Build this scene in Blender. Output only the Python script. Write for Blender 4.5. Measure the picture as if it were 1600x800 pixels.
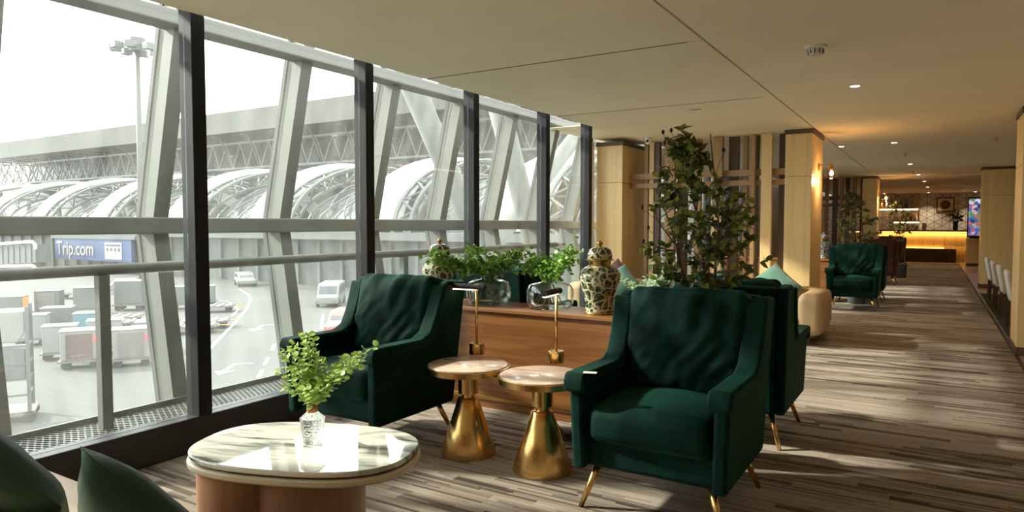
import bpy, bmesh, math, random
from mathutils import Vector, Matrix, noise, Euler
random.seed(7)
for o in list(bpy.data.objects): bpy.data.objects.remove(o)
SC = bpy.context.scene; COL = SC.collection
PI = math.pi
# ------------------------------------------------------------------ camera, world, sun, exposure
F_PX = 1067.0; EYE = Vector((0, 0, 1.3)); YAW = math.radians(31.7); PITCH = math.atan(50 / F_PX)
cd = bpy.data.cameras.new('camera'); cam = bpy.data.objects.new('camera', cd); COL.objects.link(cam)
cd.sensor_width = 36.0; cd.lens = 36.0 * F_PX / 1600.0; cd.clip_end = 2000; cd.clip_start = 0.05
cam.location = EYE; cam.rotation_euler = (PI / 2 - PITCH, 0, YAW); SC.camera = cam
W = bpy.data.worlds.new('world'); SC.world = W; W.use_nodes = True
wn = W.node_tree; bg = wn.nodes['Background']
tc = wn.nodes.new('ShaderNodeTexCoord'); nz = wn.nodes.new('ShaderNodeTexNoise'); rp = wn.nodes.new('ShaderNodeValToRGB')
nz.inputs['Scale'].default_value = 2.2; nz.inputs['Detail'].default_value = 5
wn.links.new(tc.outputs['Generated'], nz.inputs['Vector']); wn.links.new(nz.outputs['Fac'], rp.inputs['Fac'])
rp.color_ramp.elements[0].position = .35; rp.color_ramp.elements[0].color = (.90, .93, .98, 1)
rp.color_ramp.elements[1].position = .7; rp.color_ramp.elements[1].color = (1, .99, .97, 1)
wn.links.new(rp.outputs['Color'], bg.inputs['Color']); bg.inputs['Strength'].default_value = 2.3
SUN_AZ = Vector((.95, .31)); SUN_EL = math.radians(30.5)
sd = bpy.data.lights.new('sun', 'SUN'); sun = bpy.data.objects.new('sun', sd); COL.objects.link(sun)
sd.energy = 4.0; sd.angle = math.radians(3.0); sd.color = (1, .94, .85)
sv = Vector((SUN_AZ.x * math.cos(SUN_EL), SUN_AZ.y * math.cos(SUN_EL), -math.sin(SUN_EL)))
sun.rotation_euler = sv.to_track_quat('-Z', 'Y').to_euler(); sun.location = (-30, -30, 30)
SC.view_settings.view_transform = 'Standard'; SC.view_settings.look = 'None'
SC.view_settings.exposure = 1.5; SC.view_settings.gamma = 1.0; SC.view_settings.use_curve_mapping = False
fwv = Vector((-math.sin(YAW) * math.cos(PITCH), math.cos(YAW) * math.cos(PITCH), -math.sin(PITCH)))
rtv = Vector((math.cos(YAW), math.sin(YAW), 0)); upv = rtv.cross(fwv)
def at(u, v, ax, val):
    r = fwv * F_PX + rtv * (u - 800) - upv * (v - 400); i = 'xyz'.index(ax)
    return EYE + r * ((val - EYE[i]) / r[i])
# ------------------------------------------------------------------ helpers
class MB:
    def __init__(s): s.v = []; s.f = []; s.M = Matrix.Identity(4)
    def add(s, vs, fs):
        n = len(s.v); s.v += [s.M @ Vector(p) for p in vs]; s.f += [tuple(i + n for i in q) for q in fs]; return s
    def box(s, x0, x1, y0, y1, z0, z1):
        return s.add([(x0,y0,z0),(x1,y0,z0),(x1,y1,z0),(x0,y1,z0),(x0,y0,z1),(x1,y0,z1),(x1,y1,z1),(x0,y1,z1)],
            [(0,3,2,1),(4,5,6,7),(0,1,5,4),(1,2,6,5),(2,3,7,6),(3,0,4,7)])
    def cyl(s, a, b, r0, r1=None, n=12, cap=True):
        r1 = r0 if r1 is None else r1; a = Vector(a); b = Vector(b); d = (b - a).normalized()
        e = d.orthogonal().normalized(); g = d.cross(e); vs = []
        for k in range(n):
            c = e * math.cos(2*PI*k/n) + g * math.sin(2*PI*k/n); vs += [a + c*r0, b + c*r1]
        fs = [(2*k, 2*((k+1)%n), 2*((k+1)%n)+1, 2*k+1) for k in range(n)]
        if cap: fs += [tuple(2*k for k in range(n))[::-1], tuple(2*k+1 for k in range(n))]
        return s.add(vs, fs)
    def tube(s, pts, r, n=6):
        pts = [Vector(p) for p in pts]; m = len(pts); rs = r if isinstance(r, (list, tuple)) else [r]*m
        vs = []; pe = None
        for i, p in enumerate(pts):
            d = (pts[min(i+1, m-1)] - pts[max(i-1, 0)]).normalized()
            if pe is None: e = d.orthogonal().normalized()
            else: e = (pe - d * pe.dot(d)).normalized()
            pe = e; g = d.cross(e)
            vs += [p + (e*math.cos(2*PI*k/n) + g*math.sin(2*PI*k/n)) * rs[i] for k in range(n)]
        fs = [(i*n+k, i*n+(k+1)%n, (i+1)*n+(k+1)%n, (i+1)*n+k) for i in range(m-1) for k in range(n)]
        fs += [tuple(range(n))[::-1], tuple((m-1)*n+k for k in range(n))]
        return s.add(vs, fs)
    def lathe(s, prof, n=32, c=(0, 0, 0)):
        m = len(prof); vs = []
        for r, z in prof: vs += [(c[0]+max(r, 1e-4)*math.cos(2*PI*k/n), c[1]+max(r, 1e-4)*math.sin(2*PI*k/n), c[2]+z) for k in range(n)]
        fs = [(i*n+k, i*n+(k+1)%n, (i+1)*n+(k+1)%n, (i+1)*n+k) for i in range(m-1) for k in range(n)]
        fs += [tuple(range(n))[::-1], tuple((m-1)*n+k for k in range(n))]
        return s.add(vs, fs)
    def prism(s, poly, axis, a, b):
        def p3(p, t): return (t, p[0], p[1]) if axis == 'x' else ((p[0], t, p[1]) if axis == 'y' else (p[0], p[1], t))
        n = len(poly); vs = [p3(p, a) for p in poly] + [p3(p, b) for p in poly]
        fs = [(k, (k+1)%n, (k+1)%n+n, k+n) for k in range(n)] + [tuple(range(n))[::-1], tuple(range(n, 2*n))]
        return s.add(vs, fs)
    def soft(s, hx, hy, hz, r, n=8, crown=(0, 0, 0), namp=0, nsc=6, seed=0, fn=None):
        """rounded box with crowned faces and gentle creases"""
        half = (hx, hy, hz); idx = {}; vs = []; fs = []
        def vert(p):
            key = tuple(round(c*n) for c in p)
            if key in idx: return idx[key]
            q = [p[i]*half[i] for i in range(3)]
            inn = [max(-half[i]+r, min(half[i]-r, q[i])) for i in range(3)]
            d = Vector(q) - Vector(inn)
            o = Vector(inn) + (d.normalized()*r if d.length > 1e-6 else Vector())
            for i in range(3):
                j, k = (i+1)%3, (i+2)%3; o[i] += p[i]*crown[i]*(1-p[j]**2)*(1-p[k]**2)
            if namp:
                sd = Vector((seed*3.1, seed*1.7, seed)); o += noise.noise_vector(o*nsc+sd)*namp
            if fn: o = fn(o, p)
            idx[key] = len(vs); vs.append(o); return idx[key]
        for ax in range(3):
            for sg in (-1, 1):
                for i in range(-n, n, 2):
                    for j in range(-n, n, 2):
                        c = []
                        for di, dj in ((0,0),(2,0),(2,2),(0,2)):
                            p = [0, 0, 0]; p[ax] = sg; p[(ax+1)%3] = (i+di)/n; p[(ax+2)%3] = (j+dj)/n; c.append(vert(p))
                        fs.append(tuple(c) if sg > 0 else tuple(c[::-1]))
        return s.add(vs, fs)
    def build(s, name, mat, parent=None, smooth=False, bevel=0, seg=2, fix=False, ang=None):
        me = bpy.data.meshes.new(name); me.from_pydata([tuple(v) for v in s.v], [], s.f)
        if fix:
            bm = bmesh.new(); bm.from_mesh(me); bmesh.ops.recalc_face_normals(bm, faces=bm.faces); bm.to_mesh(me); bm.free()
        me.materials.append(mat)
        if smooth or ang:
            for p in me.polygons: p.use_smooth = True
            if ang: me.set_sharp_from_angle(angle=math.radians(ang))
        o = bpy.data.objects.new(name, me); COL.objects.link(o)
        if parent: o.parent = parent
        if bevel:
            b = o.modifiers.new('bevel', 'BEVEL'); b.width = bevel; b.segments = seg; b.limit_method = 'ANGLE'
        return o
def tag(o, label=None, cat=None, group=None, kind=None):
    if label: o['label'] = label
    if cat: o['category'] = cat
    if group: o['group'] = group
    if kind: o['kind'] = kind
    return o
def thing(name, label, cat, loc=(0, 0, 0), rz=0, group=None):
    o = bpy.data.objects.new(name, None); COL.objects.link(o); o.location = loc; o.rotation_euler = (0, 0, rz); o.empty_display_size = .1
    return tag(o, label, cat, group)
def struct(name, loc=(0, 0, 0)):
    o = bpy.data.objects.new(name, None); COL.objects.link(o); o.location = loc; o['kind'] = 'structure'; return o
def copy_tree(o, parent=None):
    c = o.copy(); COL.objects.link(c); c.parent = parent
    for ch in list(o.children): copy_tree(ch, c)
    return c
def dup(o, label, loc, rz=0, group=None, scale=None):
    c = copy_tree(o); c.location = loc; c.rotation_euler = (0, 0, rz); c['label'] = label
    if group: c['group'] = group
    elif 'group' in c: del c['group']
    if scale: c.scale = (scale,)*3 if not isinstance(scale, tuple) else scale
    return c
def inst(me, name, parent, mat4):
    o = bpy.data.objects.new(name, me); COL.objects.link(o); o.parent = parent; o.matrix_local = mat4; return o
# ------------------------------------------------------------------ materials
def new(name):
    m = bpy.data.materials.new(name); m.use_nodes = True; nt = m.node_tree
    return m, nt, nt.nodes['Principled BSDF'], (lambda t, **k: mknode(nt, t, **k))
def mknode(nt, t, **k):
    n = nt.nodes.new('ShaderNode' + t)
    for a, b in k.items(): setattr(n, a, b)
    return n
def ramp(nt, stops):
    r = nt.nodes.new('ShaderNodeValToRGB'); e = r.color_ramp.elements
    while len(e) < len(stops): e.new(.5)
    for i, (p, c) in enumerate(stops): e[i].position = p; e[i].color = (*c, 1)
    return r
def plain(name, c, rough=.5, metal=0, var=.12, sc=8, stretch=(1, 1, 1), bump=0, **kw):
    m, nt, b, N = new(name); L = nt.links.new
    b.inputs['Roughness'].default_value = rough; b.inputs['Metallic'].default_value = metal
    t = N('TexCoord'); mp = N('Mapping'); mp.inputs['Scale'].default_value = stretch
    n = N('TexNoise'); n.inputs['Scale'].default_value = sc; n.inputs['Detail'].default_value = 4
    L(t.outputs['Object'], mp.inputs['Vector']); L(mp.outputs['Vector'], n.inputs['Vector'])
    r = ramp(nt, [(.3, tuple(x*(1-var) for x in c)), (.7, tuple(min(1, x*(1+var)) for x in c))])
    L(n.outputs['Fac'], r.inputs['Fac']); L(r.outputs['Color'], b.inputs['Base Color'])
    if bump:
        bp = N('Bump'); bp.inputs['Strength'].default_value = bump; bp.inputs['Distance'].default_value = .01
        L(n.outputs['Fac'], bp.inputs['Height']); L(bp.outputs['Normal'], b.inputs['Normal'])
    for k, v in kw.items(): b.inputs[k.replace('_', ' ')].default_value = v
    return m
def wood(name, c0, c1, rough=.4, axis='z', sc=5, rings=1.0):
    m, nt, b, N = new(name); L = nt.links.new; b.inputs['Roughness'].default_value = rough
    t = N('TexCoord'); mp = N('Mapping'); s = [sc*3]*3; s['xyz'.index(axis)] = sc*.16; mp.inputs['Scale'].default_value = s
    n = N('TexNoise'); n.inputs['Scale'].default_value = 1; n.inputs['Detail'].default_value = 3; n.inputs['Distortion'].default_value = .6*rings
    w = N('TexNoise'); w.inputs['Scale'].default_value = 9; w.inputs['Detail'].default_value = 4
    L(t.outputs['Object'], mp.inputs['Vector']); L(mp.outputs['Vector'], n.inputs['Vector']); L(mp.outputs['Vector'], w.inputs['Vector'])
    mt = N('Math', operation='MULTIPLY'); mt.inputs[1].default_value = 6*rings; L(n.outputs['Fac'], mt.inputs[0])
    fr = N('Math', operation='PINGPONG'); fr.inputs[1].default_value = 1; L(mt.outputs[0], fr.inputs[0])
    mx = N('Mix', data_type='FLOAT'); mx.inputs[0].default_value = .45; L(fr.outputs[0], mx.inputs[2]); L(w.outputs['Fac'], mx.inputs[3])
    r = ramp(nt, [(.15, c0), (.8, c1)]); L(mx.outputs[0], r.inputs['Fac']); L(r.outputs['Color'], b.inputs['Base Color'])
    return m
def emit(name, c, s):
    m, nt, b, N = new(name); b.inputs['Base Color'].default_value = (*c, 1)
    b.inputs['Emission Color'].default_value = (*c, 1); b.inputs['Emission Strength'].default_value = s; return m
def pane(name, dust_veil=0.0, tint=(1, 1, 1), ior=1.45, refl=1.0):
    m = bpy.data.materials.new(name); m.use_nodes = True; nt = m.node_tree; L = nt.links.new
    for n in list(nt.nodes): nt.nodes.remove(n)
    out = mknode(nt, 'OutputMaterial'); tr = mknode(nt, 'BsdfTransparent'); tr.inputs[0].default_value = (*tint, 1)
    gl = mknode(nt, 'BsdfGlossy'); gl.inputs['Roughness'].default_value = 0.0
    fr = mknode(nt, 'LayerWeight'); fr.inputs['Blend'].default_value = .5
    pw = mknode(nt, 'Math', operation='POWER'); pw.inputs[1].default_value = 5; L(fr.outputs['Facing'], pw.inputs[0])
    mf = mknode(nt, 'Math', operation='MULTIPLY_ADD'); mf.inputs[1].default_value = .9*refl; mf.inputs[2].default_value = .04*refl; L(pw.outputs[0], mf.inputs[0])
    mx = mknode(nt, 'MixShader'); L(mf.outputs[0], mx.inputs[0]); L(tr.outputs[0], mx.inputs[1]); L(gl.outputs[0], mx.inputs[2])
    last = mx
    if dust_veil:  # dust layer, also used as a painted glare veil
        tl = mknode(nt, 'BsdfTranslucent'); tl.inputs[0].default_value = (.95, .96, .88, 1)
        tcn = mknode(nt, 'TexCoord'); mp = mknode(nt, 'Mapping'); mp.inputs['Scale'].default_value = (3, 3, .7)
        nn = mknode(nt, 'TexNoise'); nn.inputs['Scale'].default_value = 2.5; nn.inputs['Detail'].default_value = 6
        L(tcn.outputs['Object'], mp.inputs[0]); L(mp.outputs[0], nn.inputs['Vector'])
        mr = mknode(nt, 'MapRange'); mr.inputs['From Min'].default_value = .3; mr.inputs['From Max'].default_value = .75
        mr.inputs['To Min'].default_value = dust_veil*.5; mr.inputs['To Max'].default_value = dust_veil*1.5; L(nn.outputs['Fac'], mr.inputs[0])
        m2 = mknode(nt, 'MixShader'); L(mr.outputs[0], m2.inputs[0]); L(mx.outputs[0], m2.inputs[1]); L(tl.outputs[0], m2.inputs[2]); last = m2
    L(last.outputs[0], out.inputs[0]); return m
def velvet(name, c):
    m, nt, b, N = new(name); L = nt.links.new; b.inputs['Roughness'].default_value = .75
    b.inputs['Sheen Weight'].default_value = .14; b.inputs['Sheen Roughness'].default_value = .35
    b.inputs['Sheen Tint'].default_value = (.12, .60, .42, 1) if c[1] > c[0] else (.8, .4, .3, 1)
    b.inputs['Specular IOR Level'].default_value = .1
    t = N('TexCoord'); n = N('TexNoise'); n.inputs['Scale'].default_value = 7; n.inputs['Detail'].default_value = 3; n.inputs['Distortion'].default_value = .8
    L(t.outputs['Object'], n.inputs['Vector'])
    r = ramp(nt, [(.35, tuple(x*.65 for x in c)), (.68, tuple(x*1.5 for x in c))]); L(n.outputs['Fac'], r.inputs['Fac']); L(r.outputs['Color'], b.inputs['Base Color'])
    n2 = N('TexNoise'); n2.inputs['Scale'].default_value = 260; L(t.outputs['Object'], n2.inputs['Vector'])
    bp = N('Bump'); bp.inputs['Strength'].default_value = .15; bp.inputs['Distance'].default_value = .003; L(n2.outputs['Fac'], bp.inputs['Height']); L(bp.outputs['Normal'], b.inputs['Normal'])
    return m
def leafy(name, c, rough, var, sc, tl=.35):
    m = plain(name, c, rough, var=var, sc=sc); nt = m.node_tree; L = nt.links.new; b = nt.nodes['Principled BSDF']
    t = mknode(nt, 'BsdfTranslucent'); mx = mknode(nt, 'MixShader'); mx.inputs[0].default_value = tl; out = [n for n in nt.nodes if n.type == 'OUTPUT_MATERIAL'][0]
    src = b.inputs['Base Color'].links[0].from_socket; L(src, t.inputs[0]); L(b.outputs[0], mx.inputs[1]); L(t.outputs[0], mx.inputs[2]); L(mx.outputs[0], out.inputs[0]); return m
def carpet(name):
    m, nt, b, N = new(name); L = nt.links.new; b.inputs['Roughness'].default_value = .95; b.inputs['Specular IOR Level'].default_value = .1
    t = N('TexCoord'); sp = N('SeparateXYZ'); L(t.outputs['Object'], sp.inputs[0])
    def M(op, a, bb=None):
        n = N('Math', operation=op)
        for i, x in enumerate((a, bb)):
            if x is None: continue
            if isinstance(x, (int, float)): n.inputs[i].default_value = x
            else: L(x, n.inputs[i])
        return n.outputs[0]
    def layer(rowh, length, seed):
        row = M('FLOOR', M('DIVIDE', sp.outputs[1], rowh))
        wn = N('TexWhiteNoise', noise_dimensions='2D'); cb = N('CombineXYZ'); L(row, cb.inputs[0]); cb.inputs[1].default_value = seed; L(cb.outputs[0], wn.inputs['Vector'])
        xx = M('ADD', M('DIVIDE', sp.outputs[0], length), M('MULTIPLY', wn.outputs['Value'], 9.7))
        cell = M('FLOOR', xx); w2 = N('TexWhiteNoise', noise_dimensions='3D'); c2 = N('CombineXYZ'); L(row, c2.inputs[0]); L(cell, c2.inputs[1]); c2.inputs[2].default_value = seed+.5; L(c2.outputs[0], w2.inputs['Vector'])
        return w2.outputs['Value']
    a = layer(.055, .75, 1); c = layer(.0183, .42, 4)
    v = M('ADD', M('MULTIPLY', a, .55), M('MULTIPLY', c, .45))
    ns = N('TexNoise'); ns.inputs['Scale'].default_value = 1; ns.inputs['Detail'].default_value = 5; mp = N('Mapping'); mp.inputs['Scale'].default_value = (6, 160, 1); L(t.outputs['Object'], mp.inputs[0]); L(mp.outputs[0], ns.inputs['Vector'])
    v = M('ADD', M('MULTIPLY', v, .75), M('MULTIPLY', ns.outputs['Fac'], .25))
    r = ramp(nt, [(.14, (.042, .033, .027)), (.33, (.14, .112, .088)), (.5, (.28, .225, .175)), (.68, (.36, .30, .24)), (.85, (.30, .26, .225))])
    L(v, r.inputs['Fac']); L(r.outputs['Color'], b.inputs['Base Color'])
    n2 = N('TexNoise'); n2.inputs['Scale'].default_value = 220; L(t.outputs['Object'], n2.inputs['Vector'])
    bp = N('Bump'); bp.inputs['Strength'].default_value = .4; bp.inputs['Distance'].default_value = .006; L(n2.outputs['Fac'], bp.inputs['Height']); L(bp.outputs['Normal'], b.inputs['Normal'])
    return m
def marble(name, c, vein, sc, stretch, rough=.08, amt=.6):
    m, nt, b, N = new(name); L = nt.links.new; b.inputs['Roughness'].default_value = rough
    t = N('TexCoord'); mp = N('Mapping'); mp.inputs['Scale'].default_value = stretch; L(t.outputs['Object'], mp.inputs[0])
    n = N('TexNoise'); n.inputs['Scale'].default_value = sc; n.inputs['Detail'].default_value = 8; n.inputs['Distortion'].default_value = .8; L(mp.outputs[0], n.inputs['Vector'])
    r = ramp(nt, [(.30, vein), (.42, tuple(x*.55+y*.45 for x, y in zip(c, vein))), (.52, c), (1, tuple(min(1, x*1.06) for x in c))])
    L(n.outputs['Fac'], r.inputs['Fac']); L(r.outputs['Color'], b.inputs['Base Color']); return m
def jarmat(name, cell, line, sc):
    m, nt, b, N = new(name); L = nt.links.new; b.inputs['Roughness'].default_value = .12; b.inputs['Coat Weight'].default_value = .4
    t = N('TexCoord'); dn = N('TexNoise'); dn.inputs['Scale'].default_value = 14; L(t.outputs['Object'], dn.inputs['Vector'])
    mv = N('Vector' 'Math', operation='SCALE'); L(dn.outputs['Color'], mv.inputs[0]); mv.inputs['Scale'].default_value = .05
    ad = N('VectorMath', operation='ADD'); L(t.outputs['Object'], ad.inputs[0]); L(mv.outputs[0], ad.inputs[1])
    v = N('TexVoronoi', feature='DISTANCE_TO_EDGE'); v.inputs['Scale'].default_value = sc; L(ad.outputs[0], v.inputs['Vector'])
    v2 = N('TexVoronoi'); v2.inputs['Scale'].default_value = sc; L(ad.outputs[0], v2.inputs['Vector'])
    n = N('TexNoise'); n.inputs['Scale'].default_value = 60; n.inputs['Detail'].default_value = 3; L(t.outputs['Object'], n.inputs['Vector'])
    cr = ramp(nt, [(.50, cell), (.60, tuple(x*.5+y*.5 for x, y in zip(cell, line))), (.70, line)]); L(n.outputs['Fac'], cr.inputs['Fac'])
    r = ramp(nt, [(.05, (0, 0, 0)), (.09, (1, 1, 1))]); L(v.outputs['Distance'], r.inputs['Fac'])
    mx = N('Mix', data_type='RGBA'); L(r.outputs['Color'], mx.inputs[0]); mx.inputs[6].default_value = (*line, 1); L(cr.outputs['Color'], mx.inputs[7])
    L(mx.outputs[2], b.inputs['Base Color']); return m
G = {}
G['carpet'] = carpet('carpet')
G['ceil'] = plain('ceiling_paint', (.86, .785, .59), .85, var=.03, sc=2)
G['wallp'] = plain('wall_paint', (.62, .58, .50), .8, var=.03, sc=2)
G['dark'] = plain('black_void', (.02, .019, .017), .8)
G['black'] = plain('black_metal', (.020, .021, .023), .6, var=.1, Specular_IOR_Level=.2)
G['blacksill'] = plain('black_sill', (.022, .022, .022), .45, var=.15)
G['frame'] = plain('facade_steel', (.15, .155, .132), .55, var=.06, sc=3)
G['grille'] = plain('grille_steel', (.16, .165, .15), .5)
G['maple'] = wood('maple_veneer', (.70, .50, .215), (.80, .59, .285), .42, 'z', 6, .5)
G['maple_d'] = wood('oak_veneer_brown', (.30, .18, .075), (.40, .25, .115), .45, 'z', 6, .5)
G['brown'] = wood('walnut_dark', (.075, .042, .022), (.12, .07, .036), .45, 'z', 6, .6)
G['cap'] = plain('brown_cap', (.10, .062, .032), .5)
G['side'] = wood('warm_walnut', (.175, .063, .016), (.285, .122, .037), .32, 'x', 3.2, 1.3)
G['tile'] = plain('beige_floor_tile', (.50, .37, .26), .25, var=.06, sc=3)
G['brass'] = plain('brushed_brass', (.72, .46, .17), .24, 1, var=.06, sc=3, stretch=(30, 30, .6))
G['brass_d'] = plain('aged_brass', (.42, .24, .08), .3, 1, var=.1)
G['green'] = velvet('green_velvet', (.0015, .0190, .0135))
G['brownv'] = velvet('brown_velvet', (.05, .02, .014))
G['beige'] = plain('beige_leather', (.43, .30, .16), .5, var=.05, sc=5)
G['silk'] = plain('green_satin', (.085, .195, .14), .42, var=.12, sc=4, Sheen_Weight=.3)
G['silk_d'] = plain('deep_green_satin', (.008, .036, .016), .55, var=.2, sc=4, Specular_IOR_Level=.25)
G['maroon'] = plain('maroon_cloth', (.11, .035, .028), .7)
G['marble'] = marble('green_veined_marble', (.66, .66, .58), (.07, .08, .06), 2.6, (1.2, 5.5, 1), .035); G['marble'].node_tree.nodes['Principled BSDF'].inputs['Specular IOR Level'].default_value = .95
G['cream'] = plain('cream_lacquer', (.62, .55, .42), .35, var=.04)
G['pink'] = marble('pale_pink_marble', (.72, .55, .44), (.42, .29, .22), 2.2, (2, 5, 1), .12)
G['drum'] = wood('reddish_wood', (.32, .16, .09), (.44, .24, .14), .38, 'z', 5, .7)
G['jar'] = jarmat('jar_green_glaze', (.022, .042, .014), (.60, .52, .33), 17)
G['jarblue'] = jarmat('jar_blue_glaze', (.05, .09, .15), (.6, .6, .55), 22)
G['gold'] = plain('jar_gold', (.55, .33, .10), .22, 1)
G['leaf'] = leafy('tree_leaf', (.085, .125, .03), .30, .45, 30, .3)
G['leaf2'] = leafy('tree_leaf_light', (.30, .31, .06), .33, .35, 30, .4)
G['budm'] = plain('dark_bud', (.02, .012, .012), .5)
G['euc'] = leafy('eucalyptus_leaf', (.38, .52, .13), .45, .4, 40, .35)
G['mound'] = leafy('fresh_leaf', (.19, .36, .055), .4, .4, 40, .35)
G['sage'] = leafy('sage_leaf', (.36, .48, .25), .5, .25, 30, .35)
G['farleaf'] = plain('far_leaf', (.10, .12, .05), .45, var=.5, sc=20)
G['bark'] = plain('bark', (.11, .065, .045), .8, var=.3, sc=40)
G['stem'] = plain('stem', (.09, .12, .04), .6)
G['cork'] = plain('copper_collar', (.50, .22, .09), .4, .6)
G['white'] = plain('white_paint', (.72, .70, .66), .6, var=.03)
G['whitechair'] = plain('white_leather', (.66, .63, .56), .5, var=.05)
G['rubber'] = plain('rubber', (.02, .02, .02), .7)
G['down'] = emit('downlight_glow', (1, .86, .62), 5)
G['strip'] = emit('lamp_strip', (1, .62, .38), 3)
G['bulb'] = emit('bulb_glow', (1, .62, .26), 9)
G['amber'] = emit('amber_led', (1, .50, .09), 1.3)
G['warmled'] = emit('warm_led', (1, .70, .36), 1.6)
G['pane_in'] = pane('inner_glass', .005, (.985, .995, .99), 1.45, .8)  # slight veil added to clean glass, standing in for glare over the ribs
G['pane_out'] = pane('dusty_outer_glass', .02, (.95, .97, .95), 1.4, .6)
G['globe'] = pane('clear_globe', 0, (1, .95, .88), 1.4, 1)
m, nt, b, N = new('clear_glass'); b.inputs['Transmission Weight'].default_value = 1; b.inputs['Roughness'].default_value = .0; b.inputs['IOR'].default_value = 1.45; G['glass'] = pane('clear_glass_wall', 0, (.96, .985, .97), 1.5, 1.7)
m, nt, b, N = new('bubbled_glass'); b.inputs['Transmission Weight'].default_value = .95; b.inputs['Roughness'].default_value = .04; b.inputs['IOR'].default_value = 1.35; b.inputs['Base Color'].default_value = (.88, .92, .90, 1)
t = N('TexCoord'); v = N('TexVoronoi'); v.inputs['Scale'].default_value = 110; nt.links.new(t.outputs['Object'], v.inputs['Vector'])
bp = N('Bump'); bp.inputs['Strength'].default_value = .8; bp.inputs['Distance'].default_value = .006; nt.links.new(v.outputs['Distance'], bp.inputs['Height']); nt.links.new(bp.outputs['Normal'], b.inputs['Normal']); G['bubble'] = m
# exterior
G['apron'] = plain('apron_concrete', (.052, .054, .051), .85, var=.12, sc=.12)
G['line'] = plain('lane_paint', (.21, .21, .2), .7)
G['strutm'] = plain('strut_steel', (.075, .08, .072), .6, var=.05)
G['membrane'] = plain('white_membrane', (.27, .27, .262), .7, var=.02, sc=.2)
G['truss'] = plain('truss_steel', (.07, .077, .074), .5, var=.05)
G['facglass'] = plain('terminal_glazing', (.035, .042, .042), .3, var=.15, sc=.3)
G['lower'] = plain('lower_facade', (.045, .056, .056), .5, var=.2, sc=.25)
G['roofm'] = plain('terminal_roof', (.033, .036, .031), .7, var=.06, sc=.05)
G['soffit'] = plain('terminal_soffit', (.045, .05, .047), .7, var=.06, sc=.05)
G['billblue'] = plain('billboard_blue', (.015, .038, .115), .5, var=.05)
G['cartw'] = plain('cart_white', (.16, .16, .154), .5, var=.06, sc=1)
G['cartg'] = plain('cart_grey', (.072, .08, .08), .5, var=.06, sc=1)
G['cartt'] = plain('cart_teal', (.05, .13, .17), .5)
G['carto'] = plain('cart_orange', (.42, .2, .05), .6)
G['cartd'] = plain('cart_curtain', (.08, .045, .045), .6)
G['cargrey'] = plain('cart_curtain_grey', (.11, .1, .095), .6)
G['carred'] = plain('car_red', (.55, .10, .09), .35)
G['red'] = plain('red_mark', (.7, .08, .08), .5)
G['cardark'] = plain('car_window', (.05, .06, .07), .15)
# ================================================================== room shell
ZC = 2.45; XW = -3.55; YB = -4.5; YF = 30.0; XR = 5.2
o = MB().box(-4.25, .72, YB, YF, -.12, 0).build('floor', G['carpet']); o['kind'] = 'structure'
o = MB().box(.72, XR, YB, YF, -.12, -.004).build('floor', G['tile']); o['kind'] = 'structure'
o = MB().box(.705, .735, YB, YF, -.004, .006).build('trim_1', G['blacksill']); o['kind'] = 'structure'
# ceiling: panels with open joints, dark plenum above
ceil = struct('ceiling'); g = .008
ys = [YB, -.2, 2.05, 4.31, 6.52, 8.75, 11.0, 13.2, 15.4, 17.6, 19.8, 22, 24.2, 26.4, YF]
for a, bb in zip(ys[:-1], ys[1:]):
    MB().box(-3.47, -1.262, a+g, bb-g, ZC, ZC+.05).build('ceiling_panel', G['ceil'], ceil)
MB().box(-1.246, XR, YB, 18.9, ZC, ZC+.05).build('ceiling_panel', G['ceil'], ceil)
MB().box(-1.246, XR, 18.9, YF, ZC-.02, ZC+.05).build('ceiling_panel', G['ceil'], ceil)
MB().box(-4.2, -3.47, 7.61, 9.9, ZC+.05, ZC+.06).build('ceiling_panel', G['ceil'], ceil)
MB().box(-3.47, XR, YB, YF, ZC+.061, ZC+.2).build('plenum', G['dark'], ceil)
for y0 in (4.31, 6.52):     # slot diffusers
    MB().box(-3.45, -1.36, y0-.006, y0+.006, ZC-.001, ZC+.03).build('slot_diffuser', G['dark'], ceil)
for nm, bx in (('wall_right', (XR, XR+.1, YB, YF, -.12, 2.7)), ('wall_back', (-4.3, XR, YB-.1, YB, -.12, 2.7)), ('added_blocker_left', (-4.2, -4.13, 8.64, 8.92, 0, 2.45)), ('added_blocker_left', (-3.72, -3.56, 15.6, YF, -.12, 2.5)), ('wall_front', (-4.3, XR, YF, YF+.1, -.12, 2.7))):  # left pieces added as light blockers: sun off end column, less daylight far down
    o = MB().box(*bx).build(nm, G['wallp']); o['kind'] = 'structure'
# black sill along the window
o = MB().box(-3.68, XW, YB, 7.605, 0, .2).build('baseboard_left', G['blacksill'], bevel=.006); o['kind'] = 'structure'
o = MB().box(-3.68, XW, 9.9, 15.58, 0, .2).build('baseboard_left', G['blacksill'], bevel=.006); o['kind'] = 'structure'
# inner glazing: black mullions and clear panes
w1 = struct('window_1')
my = [-4.55, -3.19, -1.81, -.43, .955, 2.345, 3.72, 5.10, 6.45, 7.52]
for y in my: MB().box(-3.67, XW-.002, y, y+.085, .2, 2.72).build('mullion', G['black'], w1, bevel=.004)
for a, bb in zip(my[:-1], my[1:]): MB().box(-3.625, -3.615, a+.087, bb-.002, .2, 2.72).build('pane', G['pane_in'], w1)
for k in range(5):
    y = 9.95+1.385*k; MB().box(-3.67, XW-.002, y, y+.085, .2, 2.72).build('mullion', G['black'], w1, bevel=.004)
    if k < 4: MB().box(-3.625, -3.615, y+.087, y+1.383, .2, 2.72).build('pane', G['pane_in'], w1)
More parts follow.
